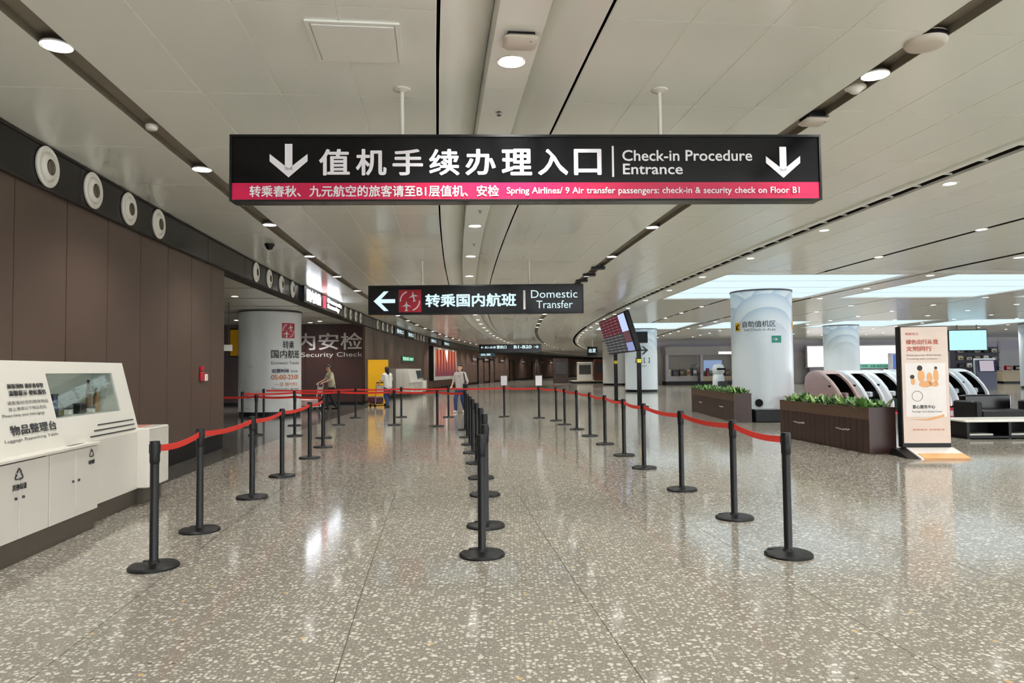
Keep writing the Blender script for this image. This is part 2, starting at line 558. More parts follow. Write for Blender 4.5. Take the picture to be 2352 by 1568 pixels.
for u0, u1, n, dv in zones:
    b = MB(); strip(b, u0, u1, VP0 if u0 < 4.5 else 5.0, 46 if u0 < 4.5 else 18.4, CEIL + 0.005)
    b.build('joint_backing', M_ceil2, ce)
# slot liners
for uc, w in ((-5.10, 0.2), (1.43, 0.2)):
    b = MB(); profile_arc(b, [(uc - w / 2, CEIL), (uc - w / 2, CEIL + 0.07), (uc + w / 2, CEIL + 0.07), (uc + w / 2, CEIL)], V0, V1)
    b.build('light_slot', M_slot, ce)
for uc, w, ve in ((7.55, 0.1, 66), (10.5, 0.16, 66)):
    b = MB()
    for va, vb in zip([V0] + [q for k in range(0, 3) for q in (25.4 + 20.3 * (k - 1), )], [18.6 + 20.3 * (k - 1) for k in range(0, 3)] + [66]):
        if uc > 10.3 and False: continue
        profile_arc(b, [(uc - w / 2, CEIL), (uc - w / 2, CEIL + 0.05), (uc + w / 2, CEIL + 0.05), (uc + w / 2, CEIL)], va, vb)
    b.build('light_slot', M_void, ce)
b = MB(); profile_arc(b, [(10.3, CEIL), (10.3, CEIL + 0.02), (11.4, CEIL + 0.02), (11.4, CEIL)], V0, 66)
# central cove: two curved cheeks and the hanging lamp channel
def cheek(s):
    pr = []
    for i in range(9):
        t = i / 8
        u = 0.575 - 0.397 * t
        z = CEIL + 0.24 * t ** 2.2
        pr.append((-1.67 + s * u, z))
    return pr
for s_ in (-1, 1):
    b = MB(); profile_arc(b, cheek(s_), V0, V1)
    b.build('cove_cheek', M_ceil2, ce, True)
vv = V0
k = 0
while vv < V1 - 1:
    L_ = 3.27 if vv < 60 else 20
    vb = min(vv + L_, V1)
    b = MB(); strip(b, -1.845, -1.495, vv + 0.003, vb - 0.003, CEIL + 0.01, 0.24)
    b.build('cove_channel', M_ceil2, ce)
    vv = vb
# trough: air slot with cross bars and a flat lamp strip
b = MB(); profile_arc(b, [(4.06, CEIL + 0.01), (4.06, CEIL - 0.035), (4.15, CEIL - 0.035), (4.15, CEIL + 0.1)], V0, V1); b.build('trough_lip', M_ceil2, ce)
b = MB(); profile_arc(b, [(4.151, CEIL), (4.151, CEIL + 0.3), (4.349, CEIL + 0.3), (4.349, CEIL)], V0, V1); b.build('air_slot', mat('slot_black', (14, 12, 10), 0.9), ce)
barm = None
for k in range(60):
    v = 5.0 + 0.62 * k
    b = MB(); b.box(-0.1, 0.1, -0.006, 0.006, -0.005, 0.02)
    if barm is None: barm = b.mesh('slot_bar', M_ceil2)
    link('slot_bar', barm, ce, A(4.25, v, CEIL), head(v))
b = MB(); strip(b, 4.35, 4.80, V0, V1, CEIL - 0.035, 0.08); b.build('lamp_strip', M_ceil2, ce)
b = MB(); strip(b, 4.81, 5.06, V0, V1, CEIL, 0.05); b.build('strip_margin', M_ceil2, ce)
# luminous panels, each of four stretched sheets in a thin frame
n = 0
for ua, ub, va, vb in LUMS:
    if vb < 5.0: 
        pass
    root = link('luminous_panel', None, ce)
    for q in range(4):
        v_0 = va + (vb - va) * q / 4; v_1 = va + (vb - va) * (q + 1) / 4
        b = MB(); strip(b, ua + 0.05, ub - 0.05, v_0 + 0.02, v_1 - 0.02, CEIL + 0.03, 0.0, 1.8)
        b.build('luminous_sheet', M_lum, root)
    b = MB()
    for (a0, a1, c0, c1) in ((ua, ua + 0.05, va, vb), (ub - 0.05, ub, va, vb), (ua, ub, va, va + 0.05), (ua, ub, vb - 0.05, vb)):
        strip(b, a0, a1, c0, c1, CEIL - 0.005, 0.05)
    b.build('panel_frame', M_trim, root)

# ================================================================== WALLS
def wall_panels(root, v_list, u, z0, z1, m, name='wall_panel', th=0.03):
    for va, vb in zip(v_list[:-1], v_list[1:]):
        b = MB(); strip(b, u - th, u, va + 0.006, vb - 0.006, z0, z1 - z0)
        b.build(name, m, root)
def upright(b, u0, u1, v0, v1, z0, z1, step=2.0):
    strip(b, u0, u1, v0, v1, z0, z1 - z0, step)
    return b
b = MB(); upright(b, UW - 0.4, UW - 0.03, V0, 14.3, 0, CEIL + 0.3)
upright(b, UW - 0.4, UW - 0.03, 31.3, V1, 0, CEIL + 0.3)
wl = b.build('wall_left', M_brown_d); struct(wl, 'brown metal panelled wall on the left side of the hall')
vl = [14.3 - 0.98 * k for k in range(13, 0, -1)] + [13.57, 14.3]
vl = sorted(set([round(7.69 - 0.98 * k, 2) for k in range(1, 7)] + [7.69, 8.68, 9.66, 10.63, 11.6, 12.6, 13.57, 14.3]))
wall_panels(wl, vl, UW, 0.32, 3.43, M_brown)
vl2 = [31.3 + 0.98 * k for k in range(20)]
wall_panels(wl, vl2, UW, 0.16, 3.43, M_brown)
b = MB()
v = vl2[-1]
while v < V1 - 3:
    upright(b, UW - 0.03, UW, v + 0.01, v + 1.94, 0.16, 3.43); v += 1.96
o = b.build('wall_panel_field', mat('brown_panel_lightened', (112, 90, 80), 0.55, var=0.1, scale=0.3, spec=0.25), wl); o['kind'] = 'stuff'  # same wall brown, lightened to make up for the dim light here
upright(MB(), UW - 0.06, UW - 0.02, V0, 14.3, 0.0, 0.32).build('kick_board', M_black, wl)
upright(MB(), UW - 0.02, UW + 0.015, V0, 14.25, 0.29, 0.33).build('kick_rail', M_chrome, wl)
upright(MB(), UW - 0.06, UW - 0.02, 31.3, V1, 0.0, 0.16).build('kick_board', M_black, wl)
# black fascia band carrying the air nozzles
bd = upright(MB(), UW - 0.25, UW + 0.03, V0, V1, 3.43, CEIL - 0.03).build('trim_1', M_bandblk)
struct(bd, 'black fascia band with round air nozzles above the wall')
for v in [2.3 + 2.2 * k for k in range(22)]:
    upright(MB(), UW + 0.03, UW + 0.034, v - 0.006, v + 0.006, 3.44, CEIL - 0.035, 1).build('fascia_joint', M_void, bd)
upright(MB(), UW - 0.25, UW + 0.05, V0, V1, 3.405, 3.43).build('fascia_edge', M_void, bd)
upright(MB(), UW - 0.05, UW + 0.045, V0, V1, CEIL - 0.035, CEIL - 0.012).build('fascia_edge', M_void, bd)

# security alcove behind the fascia
ac = MB().box(-17.5, -6.2, 13.6, 36, 3.5, 3.6)
ac = MB()
strip(ac, -17, UW - 0.25, 14.0, 34.6, 3.5, 0.06)
ac = ac.build('ceiling_alcove', M_ceil); ac.name = 'ceiling.001'; struct(ac, 'low pale ceiling over the security check alcove')
for k in range(8):
    v = 15.5 + 2.4 * k
    upright(MB(), -17, UW - 0.3, v, v + 0.06, 3.494, 3.5, 3).build('ceiling_joint', M_slot, ac)
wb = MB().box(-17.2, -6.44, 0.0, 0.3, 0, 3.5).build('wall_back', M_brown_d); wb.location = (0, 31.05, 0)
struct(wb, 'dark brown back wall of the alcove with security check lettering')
for k in range(8):
    MB().box(-6.44 - 1.25 * (k + 1) + 0.006, -6.44 - 1.25 * k - 0.006, -0.025, 0, 0.14, 3.48).build('wall_panel', mat('maroon_panel', (58, 36, 33), 0.35), wb)
MB().box(-17, -6.44, -0.03, 0.0, 0.0, 0.13).build('kick_board', M_black, wb)
lettering('lettering', '国内安检', M_wlet, wb, -10.32, -6.47, 2.38, 3.12, -0.027, 0.012)
lettering('lettering', 'Domestic Security Check', M_wlet, wb, -10.9, -6.47, 2.02, 2.28, -0.027, 0.0)
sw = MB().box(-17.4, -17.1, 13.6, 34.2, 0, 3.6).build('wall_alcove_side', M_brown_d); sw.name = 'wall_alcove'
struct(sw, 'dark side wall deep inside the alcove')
we = upright(MB(), -17, UW - 0.4, 14.0, 14.3, 0, CEIL).build('wall_return', M_brown)
struct(we, 'brown return wall at the end of the panelled wall')

# far hall walls
wf = MB().box(12.0, 75, 64, 64.4, 0, CEIL).build('wall_far', M_grey); struct(wf, 'grey shop wall at the back of the right hall')
for k in range(16):
    x0 = 12 + 3.9 * k
    MB().box(x0 + 0.03, x0 + 3.87, 63.95, 64, 2.75, 3.55).build('wall_panel', M_lav, wf)
we2 = upright(MB(), UW - 0.4, 13, V1 - 0.5, V1, 0, CEIL).build('wall_light_stop', M_brown); struct(we2, 'unseen brown wall added to keep ambient light out of the concourse end')  # unseen, added so world light cannot enter the open end
wr = upright(MB(), 12.0, 12.3, 66, V1, 0, CEIL, 4).build('wall_right', M_brown); struct(wr, 'far inner wall of the curving concourse')

# ================================================================== DOWNLIGHTS
def lamp_proto(r):
    root = thing('downlight', '', 'downlight')
    MB().lathe([(r, 0.012), (r * 1.05, 0.0), (r * 1.08, 0.0), (r * 1.08, 0.012), (r, 0.014)], 24, cap=False).build('trim_ring', M_trim, root, True)
    MB().lathe([(r, 0.013), (r * 0.9, 0.03), (0.001, 0.03)], 24, cap=False).build('can', M_slot, root, True)
    MB().lathe([(0.001, 0.005), (r * 0.7, 0.004), (r, 0.012)], 24, cap=False).build('lens', M_lamp, root, True)
    sl = bpy.data.lights.new('downlight_beam', 'SPOT')
    sl.energy = BEAM; sl.spot_size = math.radians(128); sl.spot_blend = 0.75; sl.shadow_soft_size = 0.09
    sl.color = (0.985, 0.985, 0.95)
    lo = bpy.data.objects.new('beam', sl); COL.objects.link(lo); lo.parent = root; lo.location = (0, 0, -0.06)
    return root
lp = lamp_proto(0.105)
used = [False]
def lamp(u, v, z, label, group, sc=1.0):
    if used[0]: o = copy_tree(lp)
    else: o = lp; used[0] = True
    o.location = A(u, v, z); o['label'] = label; o['group'] = group; o.scale = (sc, sc, sc)
    return o
VS = [5.78 + 3.27 * k for k in range(-3, 27)] + [5.78 + 3.27 * k for k in range(27, 48, 3)]  # far lamps of the rows are added to brighten the dim bend
for nm, uu, zz, v0, vis in (('left ceiling slot beside the black fascia', -5.1, CEIL - 0.005, 5.7, 8), ('white central cove channel', -1.67, CEIL, 5.7, 26),
                            ('ceiling slot right of the central cove', 1.43, CEIL - 0.005, 5.7, 9), ('white strip beside the dark air slot', 4.56, CEIL - 0.04, 8.9, 26),
                            ('thin slot right of the air slot strip', 7.55, CEIL - 0.005, 12.2, 10)):
    k = kb = 0
    for v in VS:
        if uu > 7 and (18 < v < 26 or 38 < v < 46 or v > 58): continue
        if uu == 1.43 and 45 < v < 66: continue
        if v < v0:
            lamp(uu, v, zz, '%s overhead downlight of the %s' % (ORD[kb], nm), 'downlights overhead'); kb += 1
        else:
            lamp(uu, v, zz, 'round downlight in the %s, %s from the front' % (nm, ORD[k]), 'downlights in the %s' % nm)
            k += 1
for ri, uu in enumerate((10.9, 13.65, 17.05, 20.5, 23.64, 27, 30.44, 34)):
    k = 0
    for v in VS:
        if v < 2 or v > 60 or (uu > 17.5 and v < 20): continue
        if in_lum(uu - 0.1, uu + 0.1, v - 0.2, v + 0.2): continue
        p = A(uu, v)
        vis = p.x / max(p.y, 0.1) < 0.72
        if not vis and v > 20: continue
        lamp(uu, v, CEIL - 0.012, 'round downlight in the %s lamp row of the right hall, %s from the front' % (ORD[ri], ORD[k]), 'downlights in the right hall', 0.95)
        k += 1
for i, (x, y) in enumerate(((-7.45, 19.3), (-10.81, 28.14), (-7.79, 29.11), (-8.4, 29.9), (-9.5, 17.5), (-12.5, 21), (-12, 25.5), (-10.0, 26.5))):
    o = lamp(0, 0, 0, 'round downlight in the low alcove ceiling, %s from the front' % ORD[i], 'alcove downlights', 0.9)
    o.location = (x, y, 3.488)

# ceiling devices
def disc_device(label, name, cat, u, v, r, h, m, z=CEIL):
    o = MB().lathe([(r * 0.98, 0.0), (r, -h * 0.4), (r * 0.86, -h * 0.8), (r * 0.6, -h), (0.002, -h)], 24).build(name, m, None, True)
    o.location = A(u, v, z); return tag(o, label, cat)
M_dev = mat('device_beige', (214, 205, 190), 0.45)
t = thing('ceiling_speaker', 'large round beige ceiling speaker in the right light slot', 'speaker', A(1.43, 5.15, CEIL + 0.0))
MB().lathe([(0.15, 0.04), (0.15, -0.015), (0.135, -0.035), (0.11, -0.042), (0.002, -0.042)], 28).build('grille', M_dev, t, True)
MB().lathe([(0.152, 0.03), (0.16, 0.02), (0.16, 0.005), (0.15, 0.0)], 28, cap=False).build('rim', M_black, t, True)
t = thing('smoke_detector', 'small white smoke detector between lamp and access point in the right slot', 'detector', A(1.43, 6.07, CEIL))
MB().lathe([(0.075, 0.06), (0.075, -0.005), (0.05, -0.03), (0.03, -0.045), (0.002, -0.045)], 20).build('head', M_trim, t, True)
MB().lathe([(0.09, 0.012), (0.09, 0.0), (0.076, -0.004)], 20, cap=False).build('base_ring', M_dev, t, True)
def access_point(label, u, v, z):
    t = thing('access_point', label, 'access point', A(u, v, z), head(v))
    MB().bbox(-0.125, 0.125, -0.11, 0.11, -0.045, 0.0, 0.02).build('housing', M_dev, t, True)
    MB().box(-0.1, 0.1, -0.085, 0.1, 0.0, 0.05).build('mounting_plate', M_black, t)
    MB().lathe([(0.006, -0.046), (0.004, -0.049)], 10, (0.07, -0.07, 0)).build('indicator', M_dgrey, t)
access_point('square beige wireless access point in the right light slot above the big sign', 1.46, 6.83, CEIL - 0.01)
access_point('rounded beige access point on the central cove channel ahead of the first lamp', -1.65, 5.36, CEIL - 0.01)
def sprinkler(label, u, v, z):
    t = thing('sprinkler', label, 'sprinkler', A(u, v, z))
    MB().lathe([(0.035, 0.0), (0.03, -0.008), (0.008, -0.012), (0.008, -0.03)], 14).build('body', M_chrome, t, True)
    MB().lathe([(0.002, -0.034), (0.022, -0.034), (0.022, -0.03), (0.002, -0.03)], 14).build('deflector', M_dgrey, t)
sprinkler('small dark sprinkler head on the central channel above the big sign', -1.67, 6.92, CEIL + 0.01)
sprinkler('small dark sprinkler on the central channel just below the big sign', -1.63, 11.16, CEIL + 0.01)
sprinkler('tiny sprinkler between far lamps of the central channel', -1.63, 14.1, CEIL + 0.01)
disc_device('small round beige detector in the left slot between first two lamps', 'smoke_detector', 'detector', -5.1, 7.56, 0.06, 0.05, M_trim, CEIL + 0.02)
disc_device('small round detector in the left slot past the second lamp', 'smoke_detector', 'detector', -5.1, 10.8, 0.055, 0.05, M_trim, CEIL + 0.02)
t = thing('dome_camera', 'small black dome camera on the ceiling near the left slot', 'camera', A(-5.55, 14.1, CEIL))
MB().lathe([(0.09, 0.0), (0.09, -0.04), (0.075, -0.05)], 20).build('housing', M_black, t, True)
MB().lathe([(0.07, -0.05), (0.062, -0.085), (0.04, -0.11), (0.002, -0.12)], 20).build('dome', M_bandblk, t, True)
for i in range(4):
    tag(MB().box(-0.16, 0.16, -0.12, 0.12, -0.05, 0.01).build('track_adapter', M_black),
        'black adapter box in the right slot above the transfer sign, %s from the front' % ORD[i], 'adapter', 'black boxes in the right slot').location = A(1.43, 17.2 + 1.25 * i, CEIL)
# access hatch
t = thing('access_hatch', 'pale square access hatch in the ceiling above the big sign', 'hatch', A(-2.86, 5.53, CEIL), head(5.5))
MB().box(-0.29, 0.29, -0.29, 0.29, -0.022, -0.004).build('lid', M_ceil2, t)
b = MB()
for q in ((-0.33, 0.33, -0.33, -0.30), (-0.33, 0.33, 0.30, 0.33), (-0.33, -0.30, -0.30, 0.30), (0.30, 0.33, -0.30, 0.30)):
    b.box(q[0], q[1], q[2], q[3], -0.014, 0.0)
b.build('frame', M_ceil2, t)

# ================================================================== AIR NOZZLES in the fascia
def nozzle_proto():
    t = thing('air_nozzle', '', 'air nozzle')
    MB().lathe([(0.215, 0.0), (0.22, -0.02), (0.20, -0.035), (0.165, -0.03), (0.155, 0.0)], 32, axis='Y', cap=False).build('flange', M_trim, t, True)
    MB().lathe([(0.168, -0.014), (0.160, -0.004), (0.150, -0.006), (0.128, -0.02)], 32, axis='Y', cap=False).build('seat_ring', M_dev, t, True)
    MB().lathe([(0.150, -0.004), (0.140, -0.03), (0.120, -0.045), (0.095, -0.05), (0.085, -0.046)], 32, (0.012, 0, 0), 'Y', cap=False).build('ball', M_trim, t, True)
    MB().lathe([(0.086, -0.048), (0.080, -0.005), (0.002, 0.0)], 28, (0.03, 0.0, -0.004), 'Y', cap=False).build('throat', mat('throat_beige', (128, 118, 102), 0.5), t, True)
    return t
nz = nozzle_proto()
first = True
zn = 3.655
grp = [('nearest group on the black fascia', [8.18, 9.17, 10.14, 11.12]), ('group left of the lit fascia sign', [16.26, 17.33, 18.43, 19.56]),
       ('group right of the lit fascia sign', [27.0, 28.05, 29.1, 30.1]), ('group above the far grey wall', [34.2, 35.6, 36.9, 38.3]), ('faint distant group on the fascia', [46, 47.2, 48.4, 49.6])]
for gname, vs in grp:
    for i, v in enumerate(vs):
        o = nz if first else copy_tree(nz)
        first = False
        o.location = A(UW + 0.035, v, zn); o.rotation_euler = (0, 0, head(v) + PI / 2)
        o['label'] = 'round white air nozzle, %s of the %s' % (ORD[i], gname); o['group'] = 'air nozzles in the fascia'

# lit sign on the fascia
t = thing('fascia_sign', 'brightly lit white and red sign set into the black fascia', 'sign', A(UW + 0.04, 23.4, 3.42), head(23.4) + PI / 2)
MB().box(-2.9, 2.9, -0.1, 0.0, 0.0, 0.47).build('housing', M_bandblk, t)
mw = emis('overexposed_lettering', (238, 244, 255), 9.0)
lettering('lettering', '国内安检', mw, t, -2.6, -0.75, 0.06, 0.42, -0.104, 0.05)
MB().box(-0.45, -0.02, -0.104, -0.1, 0.05, 0.43).build('pictogram', emis('lit_red', (240, 70, 90), 2.0), t)
lettering('lettering', 'Domestic\nSecurity', mw, t, 0.2, 2.6, 0.06, 0.42, -0.104, 0.05)
for i, (v, w) in enumerate(((40.6, 1.6), (44.3, 1.4), (53.5, 1.6), (59.5, 1.6))):
    t = thing('fascia_plate', '%s small grey sign box along the far fascia' % ORD[i], 'sign', A(UW + 0.04, v, 3.45), head(v) + PI / 2, 'far fascia signs')
    MB().box(-w, w, -0.06, 0, 0, 0.4).build('housing', M_dgrey, t)
    lettering('lettering', '登机口', M_signw, t, -w * 0.7, w * 0.7, 0.1, 0.32, -0.064, 0.02)

# ================================================================== HANGING SIGNS
def transfer_icon(parent, cx, cz, s, y, R=None):
    """red square with two planes circling"""
    def W(px, pz, d=0.0):
        if R:
            a = (cx + px) / (R + d); return ((R + d) * math.sin(a), -(R + d) * math.cos(a), cz + pz)
        return (cx + px, y - d, cz + pz)
    b = MB()
    nseg = 6
    for i in range(nseg):
        x0 = -s / 2 + s * i / nseg; x1 = x0 + s / nseg
        b.add([W(x0, -s / 2), W(x1, -s / 2), W(x1, s / 2), W(x0, s / 2)], [(0, 1, 2, 3)])
    b.build('pictogram_plate', M_red, parent)
    b = MB()
    def plane(ox, oz, k, an):
        ca, sa = math.cos(an), math.sin(an)
        for q in ([(-0.06, -0.5), (0.06, -0.5), (0.08, 0.2), (0, 0.5), (-0.08, 0.2)], [(-0.5, -0.08), (0, 0.2), (0, -0.02)], [(0.5, -0.08), (0, -0.02), (0, 0.2)],
                  [(-0.2, -0.5), (0, -0.3), (0.2, -0.5)]):
            b.add([W(ox + k * (x * ca - z * sa), oz + k * (x * sa + z * ca), 0.004) for x, z in q], [tuple(range(len(q)))])
    plane(0.15 * s, 0.2 * s, 0.46 * s, 0.2)
    plane(-0.16 * s, -0.22 * s, 0.46 * s, 0.0)
    for a0, a1 in ((1.9, 3.2), (5.0, 6.3)):
        pr = []
        for i in range(9):
            a = a0 + (a1 - a0) * i / 8
            pr.append((W(0.40 * s * math.cos(a), 0.40 * s * math.sin(a), 0.004), W(0.45 * s * math.cos(a), 0.45 * s * math.sin(a), 0.004)))
        for p, q in zip(pr[:-1], pr[1:]):
            b.add([p[0], p[1], q[1], q[0]], [(0, 1, 2, 3)])
    b.build('pictogram', M_white, parent)

# big check-in sign: 5.1 m wide, local x from the left end, local z from its bottom edge
SX0, SY0, SZ0 = -2.39, 6.06, 2.895
SW, SH = 5.115, 0.575
t = thing('check_in_sign', 'long black hanging sign with white arrows and a magenta stripe', 'sign', (SX0, SY0, SZ0), math.radians(1.9))
MB().bbox(0, SW, 0.0, 0.16, 0, SH, 0.006).build('housing', M_signblk, t)
for q in ((0.0, SW, 0.0, 0.013), (0.0, SW, SH - 0.02, SH), (0.0, 0.018, 0.013, SH - 0.02), (SW - 0.018, SW, 0.013, SH - 0.02)):
    MB().box(q[0], q[1], -0.012, 0.0, q[2], q[3]).build('frame_bar', M_black, t)
MB().box(0.019, SW - 0.019, -0.003, 0.0, 0.014, 0.158).build('magenta_stripe', M_pink, t)
def sx(px): return (px - 525) / (1893 - 525) * SW
def sz(py): return SH * (458.5 - py) / (458.5 - 303.5)
arrow('arrow', M_white, t, sx(658), sz(364), sx(701) - sx(615), sz(325) - sz(403), -0.004)
arrow('arrow', M_white, t, sx(1803), sz(369), sx(1843) - sx(1762), sz(333) - sz(407), -0.004)
for i, ch in enumerate('值机手续办理入口'):
    x0 = sx(727 + 83.6 * i)
    lettering('lettering', ch, M_white, t, x0, x0 + (sx(797) - sx(727)) * (0.92 if ch == '口' else 1.0), sz(399), sz(337), -0.004, 0.023)
MB().box(sx(1401), sx(1405.5), -0.004, -0.001, sz(403), sz(330)).build('divider', M_white, t)
lettering('lettering', 'Check-in Procedure', M_white, t, sx(1425), sx(1730), sz(366), sz(339.5), -0.004, 0.016)
lettering('lettering', 'Entrance', M_white, t, sx(1426), sx(1566), sz(397.5), sz(372), -0.004, 0.016)
lettering_words(['转乘春秋、', '九元航空的旅客请至B1层值机、', '安检'], M_white, t, sx(570), sx(1138), sz(449), sz(422), -0.006, 0.02, '')
lettering_words('Spring Airlines/ 9 Air transfer passengers: check-in & security check on Floor B1'.split(' '), M_white, t, sx(1156), sx(1840), sz(447), sz(427), -0.006, 0.016)
for xx in (sx(914), sx(1520)):
    MB().cyl((xx, 0.08, 0), 0.018, SH, CEIL - SZ0, 14).build('hanger_rod', M_trim, t, True)
    MB().lathe([(0.075, CEIL - SZ0), (0.07, CEIL - SZ0 - 0.012), (0.03, CEIL - SZ0 - 0.025), (0.02, CEIL - SZ0 - 0.03)], 22, (xx, 0.08, 0)).build('ceiling_rose', M_trim, t, True)

# transfer sign
T0, TY, TZ = -3.2, 16.0, 2.69
TW, TH = 4.81, 0.66
t = thing('transfer_sign', 'black hanging sign with left arrow and red plane pictogram', 'sign', (T0, TY, TZ), math.radians(0.3))
MB().bbox(0, TW, 0, 0.18, 0, TH, 0.008).build('housing', M_signblk, t)
for q in ((0.0, TW, 0.0, 0.03), (0.0, TW, TH - 0.03, TH), (0.0, 0.03, 0.03, TH - 0.03), (TW - 0.03, TW, 0.03, TH - 0.03)):
    MB().box(q[0], q[1], -0.012, 0.0, q[2], q[3]).build('frame_bar', M_black, t)
def tx(px): return (px - 846) / 496.0 * TW
def tz(py): return TH * (724 - py) / 68.0
arrow('arrow', M_signw, t, tx(883), tz(692), 0.44, 0.48, -0.004, -PI / 2)
transfer_icon(t, tx(942), tz(692), tx(968) - tx(916), -0.004)
lettering('lettering', '转乘国内航班', M_signw, t, tx(977), tx(1187), tz(707), tz(676), -0.004, 0.03)
MB().box(tx(1203), tx(1208), -0.004, -0.001, tz(714), tz(670)).build('divider', M_white, t)
lettering('lettering', 'Domestic', M_signw, t, tx(1221), tx(1328), tz(688), tz(670), -0.004, 0.0)
lettering('lettering', 'Transfer', M_signw, t, tx(1233), tx(1317), tz(712), tz(694), -0.004, 0.0)
for xx in (1.2, 3.6):
    MB().cyl((xx, 0.09, 0), 0.02, TH, CEIL - TZ, 12).build('hanger_rod', M_trim, t, True)
# far hanging sign
t = thing('concourse_sign', 'small far black hanging sign with pale blue lines at the corridor bend', 'sign', (-2.76, 60, 2.86), 0.0)
MB().bbox(0, 5.2, 0, 0.2, 0.0, 0.72, 0.02).build('housing', M_signblk, t)
MB().box(0.05, 1.3, 0.02, 0.18, -0.3, 0.0).build('lower_board', mat('teal_board', (40, 96, 110), 0.4), t)
lettering('lettering', '← A1-A18 登机口', M_signw, t, 0.15, 2.3, 0.35, 0.62, -0.004, 0.03)
lettering('lettering', 'B1-B20 →', M_signw, t, 2.9, 5.0, 0.35, 0.62, -0.004, 0.03)
lettering('lettering', '出发', M_signw, t, 0.15, 1.0, -0.22, -0.04, -0.004, 0.03).location = (0, 0.02, 0)
for xx in (1.2, 4.0):
    MB().cyl((xx, 0.1, 0), 0.03, 0.72, CEIL - 2.86, 10).build('hanger_rod', M_trim, t)

# ================================================================== STANCHIONS
PH = 0.935
def stanchion_proto():
    t = thing('queue_post', '', 'queue post')
    # domed base disc with the stacking notch at the back left
    n = 48; R = 0.178
    outl = []
    for i in range(n):
        a = 2 * PI * i / n
        d = abs((a - math.radians(140) + PI) % (2 * PI) - PI)
        r = R
        if d < math.radians(9): r = 0.085
        outl.append((r * math.cos(a), r * math.sin(a)))
    b = MB(); vs = []; fs = []
    for k, (s_, z) in enumerate(((1.0, 0.0), (1.0, 0.014), (0.94, 0.026), (0.45, 0.036))):
        vs += [(x * s_, y * s_, z) for x, y in outl]
    for k in range(3):
        for i in range(n):
            j = (i + 1) % n
            fs.append((k * n + i, k * n + j, (k + 1) * n + j, (k + 1) * n + i))
    fs.append(tuple(range(n - 1, -1, -1))); fs.append(tuple(range(3 * n, 4 * n)))
    b.add(vs, fs); b.build('base', M_post, t, True)
    MB().lathe([(0.045, 0.034), (0.034, 0.05), (0.031, 0.06), (0.031, PH - 0.12)], 22).build('pole', M_post, t, True)
    b = MB().lathe([(0.031, PH - 0.17), (0.036, PH - 0.15), (0.036, PH - 0.012), (0.034, PH), (0.002, PH)], 22)
    hd = b.build('cassette', M_post, t, True)
    b = MB()
    for q in range(4):
        a = q * PI / 2
        cx_, cy_ = 0.030 * math.cos(a), 0.030 * math.sin(a)
        b.box(cx_ - 0.009, cx_ + 0.009, cy_ - 0.009, cy_ + 0.009, PH - 0.09, PH - 0.022)
    b.build('belt_clip', M_black, hd)
    return t
sp = stanchion_proto()
sfirst = [True]
def post(x, y, label, group, rot=0.0, placard=False):
    o = sp if sfirst[0] else copy_tree(sp)
    sfirst[0] = False
    o.location = (x, y, 0); o.rotation_euler = (0, 0, rot)
    o['label'] = label; o['group'] = group
    if placard:
        MB().bbox(-0.115, 0.115, -0.012, 0.012, PH + 0.01, PH + 0.34, 0.008).build('placard_frame', M_dgrey, o)
        MB().box(-0.095, 0.095, -0.016, -0.012, PH + 0.03, PH + 0.32).build('placard', M_white, o)
        MB().cyl((0, 0, 0), 0.012, PH - 0.01, PH + 0.02, 10).build('placard_stem', M_post, o)
    return o
def belt(o, q, sag=0.03):
    """red belt pulled from post o to the point q (x, y)"""
    p = o.location; d = Vector((q[0] - p.x, q[1] - p.y, 0)); Ld = d.length; e = d / Ld
    rot = Matrix.Rotation(-o.rotation_euler.z, 3, 'Z')
    n = Vector((-e.y, e.x, 0)) * 0.0015
    b = MB(); N_ = 10; vs = []; fs = []
    for i in range(N_ + 1):
        s_ = i / N_
        pt = e * (0.04 + (Ld - 0.08) * s_)
        z = PH - 0.055 - sag * 4 * s_ * (1 - s_)
        for off in (n, -n):
            for dz in (-0.025, 0.025):
                vs.append(rot @ (pt + off + Vector((0, 0, z + dz))))
    for i in range(N_):
        a, c = i * 4, i * 4 + 4
        fs += [(a, a + 1, c + 1, c), (a + 2, c + 2, c + 3, a + 3), (a + 1, a + 3, c + 3, c + 1), (a, c, c + 2, a + 2)]
    fs += [(0, 2, 3, 1), (4 * N_, 4 * N_ + 1, 4 * N_ + 3, 4 * N_ + 2)]
    b.add(vs, fs)
    return b.build('belt', M_belt, o)
Lr = [(-2.68, 5.40), (-2.87, 6.62), (-3.01, 8.33), (-3.20, 10.0), (-3.40, 12.07), (-3.63, 13.78)]
Rr = [(2.10, 5.56), (2.11, 6.93), (1.99, 8.55), (1.89, 10.44), (1.84, 11.97), (1.76, 13.79), (1.66, 15.52), (1.53, 17.23), (1.35, 18.76), (1.22, 20.21)]
Cr = [(-0.25, 5.65), (-0.26, 6.68), (-0.33, 8.34), (-0.43, 9.64), (-0.56, 11.17), (-0.70, 12.58), (-0.83, 13.98), (-0.98, 15.52)]
Fr = [(0.78, 21.37), (-0.26, 22.13), (-1.98, 22.2), (-3.47, 22.44), (-4.85, 22.25)]
Br = [(-1.15, 17.44), (-1.95, 18.62), (-3.16, 19.22), (-4.69, 19.43), (-5.89, 19.44), (-7.14, 19.02)]
Ar = [(-4.11, 15.67), (-4.92, 16.27), (-5.91, 16.6)]
RG = 'queue barrier posts'
po = [post(x, y, 'black belt post in the left queue row, %s from the front' % ORD[i], RG, 0.25) for i, (x, y) in enumerate(Lr)]
for a, c in zip(po[:-1], Lr[1:]): belt(a, c)
pr_ = [post(x, y, 'black belt post in the right queue row, %s from the front' % ORD[i], RG, 0.1) for i, (x, y) in enumerate(Rr)]
for a, c in zip(pr_, Rr[1:] + [Fr[0]]): belt(a, c)
